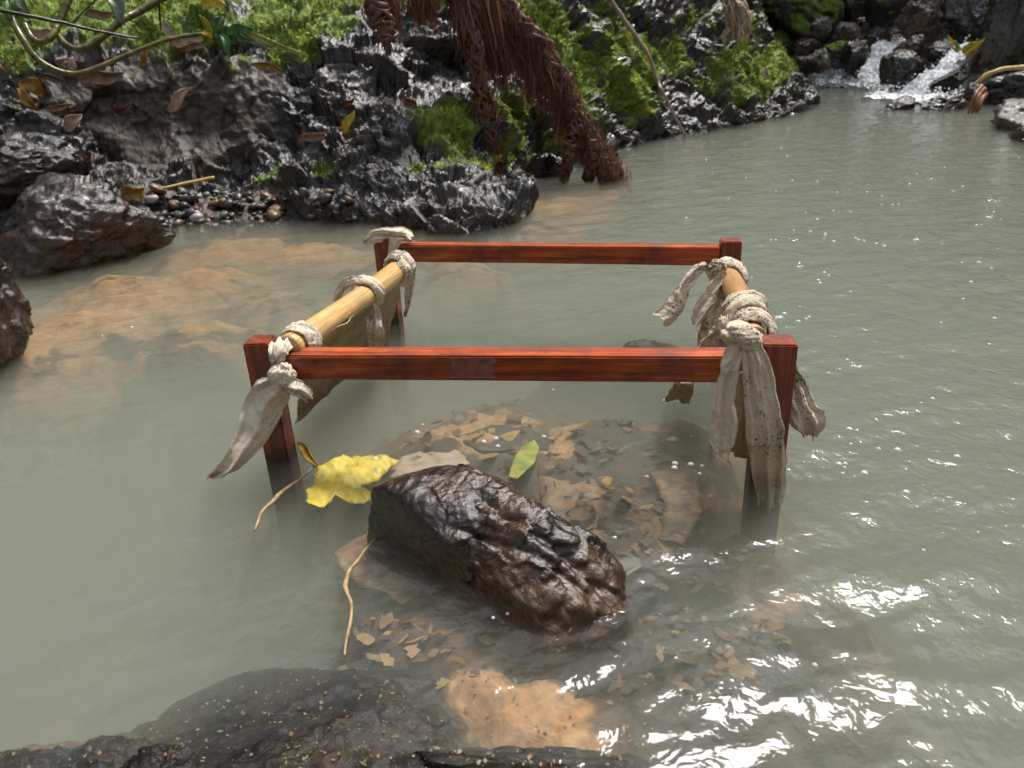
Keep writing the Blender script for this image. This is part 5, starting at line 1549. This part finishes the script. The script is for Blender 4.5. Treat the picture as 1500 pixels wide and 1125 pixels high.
# ------------------------------------------------------------------ gravel patch
peb = [rock_mesh('pebble', (1, .8, .6), 800 + k, 2, 9, .05, 6.0, .0) for k in range(8)]
pm = [simple_mat('pebble_dark', (0.02, 0.02, 0.02), (0.07, 0.065, 0.06), (30, 30, 30), .25, .001), simple_mat('pebble_brown', (0.10, 0.06, 0.035), (0.24, 0.15, 0.09), (30, 30, 30), .3, .001),
      simple_mat('pebble_pale', (0.30, 0.25, 0.22), (0.50, 0.44, 0.40), (30, 30, 30), .35, .001), simple_mat('pebble_green', (0.06, 0.075, 0.06), (0.14, 0.15, 0.12), (30, 30, 30), .25, .001)]
plab = ['dark wet pebble on the gravel patch below the muddy wall', 'brown wet pebble on the gravel patch below the muddy wall', 'pale pinkish pebble on the gravel patch below the muddy wall', 'grey green pebble on the gravel patch below the muddy wall']
pmesh = {}
r = _rs(61)
ct = 0
for k in range(230):
    x = r.uniform(214, 420) if k < 200 else r.uniform(400, 520)
    y = r.uniform(276, 332) - max(0, (x - 330)) * .03
    if y < 300 and x < 250 and r.rand() < .4: continue
    p, nn = on_bank(x, y)
    if p[2] > .45 or p[2] < -.05: continue
    q = int(r.choice(4, p=[.5, .27, .09, .14])); ms = r.randint(8)
    if (q, ms) not in pmesh:
        me = peb[ms].copy(); me.materials.clear(); me.materials.append(pm[q]); me.polygons.foreach_set('use_smooth', np.ones(len(me.polygons), bool)); pmesh[(q, ms)] = me
    o = bpy.data.objects.new('pebble', pmesh[(q, ms)]); COL.objects.link(o)
    s = r.uniform(.018, .05) if r.rand() < .8 else r.uniform(.05, .085)
    o.location = Vector(p + nn * s * .15); o.scale = (s, s, s); o.rotation_euler = (r.uniform(-.4, .4), r.uniform(-.4, .4), r.uniform(0, 6))
    tag(o, plab[q], 'pebble', 'pebbles of the gravel patch')
    ct += 1

# ------------------------------------------------------------------ bubbles drifting on the pool
bub, bn, bl_, bp = new_mat('bubble_film')
bp.inputs['Base Color'].default_value = (0.9, 0.92, 0.93, 1); bp.inputs['Roughness'].default_value = .05; bp.inputs['Specular IOR Level'].default_value = 1.0
_t = N(bn, 'ShaderNodeBsdfTransparent'); _m = N(bn, 'ShaderNodeMixShader', i_0=.45)
bl_.new(_t.outputs[0], _m.inputs[1]); bl_.new(bp.outputs[0], _m.inputs[2]); bl_.new(_m.outputs[0], bn['Material Output'].inputs[0])
r = _rs(31)
parts = []
def dome(c, rad):
    u = np.linspace(0, 2 * np.pi, 10, endpoint=False); v = np.linspace(.02, math.pi / 2, 5)
    U, V_ = np.meshgrid(u, v, indexing='ij')
    P = np.stack([c[0] + rad * np.cos(U) * np.sin(V_), c[1] + rad * np.sin(U) * np.sin(V_), c[2] + rad * .75 * np.cos(V_)], -1).reshape(-1, 3)
    return P, grid_faces(10, 5, close_u=True), []
spots = [(1135, 352, 3), (1165, 352, 3), (1206, 344, 2), (1262, 352, 5), (1290, 358, 3), (1175, 388, 4), (1210, 402, 2), (1450, 318, 5), (1430, 330, 3), (1458, 295, 4), (1340, 352, 3), (1395, 280, 2), (1248, 632, 2), (1248, 685, 4), (1135, 466, 2), (1105, 468, 2), (1185, 466, 2),
         (1246, 530, 2), (985, 585, 4), (1000, 680, 3), (960, 686, 1), (1035, 675, 2), (620, 640, 1), (560, 660, 1), (705, 648, 1), (740, 645, 1), (160, 487, 1), (190, 482, 1), (1115, 240, 2), (1165, 265, 2), (1030, 215, 1), (1300, 300, 2), (1230, 310, 2)]
for x, y, k in spots + [(r.uniform(1000, 1500), 150 + 330 * r.uniform(0, 1) ** 1.2, 1) for _ in range(70)] + [(r.uniform(620, 1400), r.uniform(560, 1000), 1) for _ in range(25)]:
    c = at_z(x, y, .0)
    for j in range(k):
        hh, _a = water_h(np.array([c[0]]), np.array([c[1]]))
        q = c + np.array([r.normal(0, .010), r.normal(0, .014), 0]); q[2] = float(hh[0]) - .0005
        parts.append(dome(q, r.uniform(.0022, .0055) * (1 + .12 * rng_of(c))))
bb = link('foam_bubbles', mesh_parts('foam_bubbles', parts), bub)
tag(bb, 'small white bubbles drifting on the water', 'bubbles', kind='stuff')

# ------------------------------------------------------------------ leaf crumbs washed onto the near rocks
from mathutils.bvhtree import BVHTree
bpy.context.view_layer.update()
dg = bpy.context.evaluated_depsgraph_get()
r = _rs(91)
Vs, n = [], 0
trees = []
for o in [q for q in COL.objects if q.name.startswith('shore_rock')] + [bed]:
    trees.append((o.matrix_world, BVHTree.FromObject(o, dg), o.matrix_world.inverted()))
for k in range(420):
    p = at_z(r.uniform(-30, 960), r.uniform(930, 1130))
    best = None
    for mw, bvh, inv in trees:
        h_ = bvh.ray_cast(inv @ Vector((p[0], p[1], .5)), Vector((0, 0, -1)).normalized())
        if h_[0] is not None:
            q = mw @ h_[0]
            if best is None or q.z > best.z: best = q
    if best is None or best.z < -.06: continue
    a = r.uniform(0, 6.28); L_ = r.uniform(.0008, .0034) * (1.8 if r.rand() < .1 else 1); w_ = L_ * r.uniform(.3, .8)
    d = np.array([math.cos(a), math.sin(a), r.normal(0, .25)]); e = np.array([-math.sin(a), math.cos(a), r.normal(0, .25)])
    c = np.array(best) + np.array([0, 0, .0018])
    Vs += [c - d * L_, c - e * w_, c + d * L_ * r.uniform(.6, 1.2), c + e * w_]
    n += 1
chip_me = np_mesh('leaf_crumbs', np.array(Vs), np.arange(n * 4).reshape(-1, 4))
chips = link('leaf_crumbs', chip_me, leaf_mat('leaf_crumb', (0.10, 0.06, 0.025), (0.26, 0.17, 0.07), (0.48, 0.36, 0.18)), smooth=False)
tag(chips, 'tan leaf crumbs washed over the dark near rocks', 'leaf litter', kind='stuff')

i = r.randint(4, 106, 2600)
fibres('root_fibres', m1[i] + np.array([0, -.03, .01]) + r.normal(0, .028, (2600, 3)), r.uniform(.02, .10, 2600), 49, .004)

# sunken leaf litter on the shallow bed
r = _rs(131)
Vs, Fs_, tone, n = [], [], [], 0
bvh_bed = trees[-1]
for k in range(900):
    x = r.uniform(440, 1160); y = r.uniform(570, 1010)
    p = at_z(x, y, -.05)
    h_ = bvh_bed[1].ray_cast(Vector((p[0], p[1], .5)), Vector((0, 0, -1)))
    if h_[0] is None or h_[0].z < -.13: continue
    if r.rand() < .55 and math.hypot((x - 780) / 120, (y - 985) / 60) < 1: continue
    c = np.array(h_[0]) + np.array([0, 0, r.uniform(.002, .010)])
    L_ = r.uniform(.004, .015) * (1.9 if r.rand() < .10 else 1); w_ = L_ * r.uniform(.18, .75); a = r.uniform(0, 6.28)
    d = np.array([math.cos(a), math.sin(a), r.normal(0, .2)]); e = np.array([-math.sin(a), math.cos(a), r.normal(0, .3)])
    t = np.linspace(-1, 1, 7)
    pr_ = (1 - np.abs(t) ** 1.8) ** .8
    rag = 1 + .4 * r.normal(0, 1, 7).clip(-1.2, 1)
    up = np.stack([c + d * L_ * q + e * w_ * z * g_ for q, z, g_ in zip(t, pr_, rag)])
    lo = np.stack([c + d * L_ * q - e * w_ * z * g_ for q, z, g_ in zip(t, pr_, rag[::-1])])
    lo[:, 2] += .15 * L_; 
    Vs += [up, lo]
    b0 = n * 14
    Fs_ += [[b0 + q, b0 + q + 1, b0 + 8 + q, b0 + 7 + q] for q in range(6)]
    tone += [r.uniform(0, 1)] * 14
    n += 1
lm = np_mesh('leaf_litter', np.concatenate(Vs), np.array(Fs_))
attr(lm, 'tone', tone)
litter = link('leaf_litter', lm, tuft_material('sunken_litter', (0.010, 0.008, 0.005), (0.075, 0.042, 0.019), (0.40, 0.24, 0.095)), smooth=False)
tag(litter, 'brown leaf litter lying on the shallow stream bed', 'leaf litter', kind='stuff')
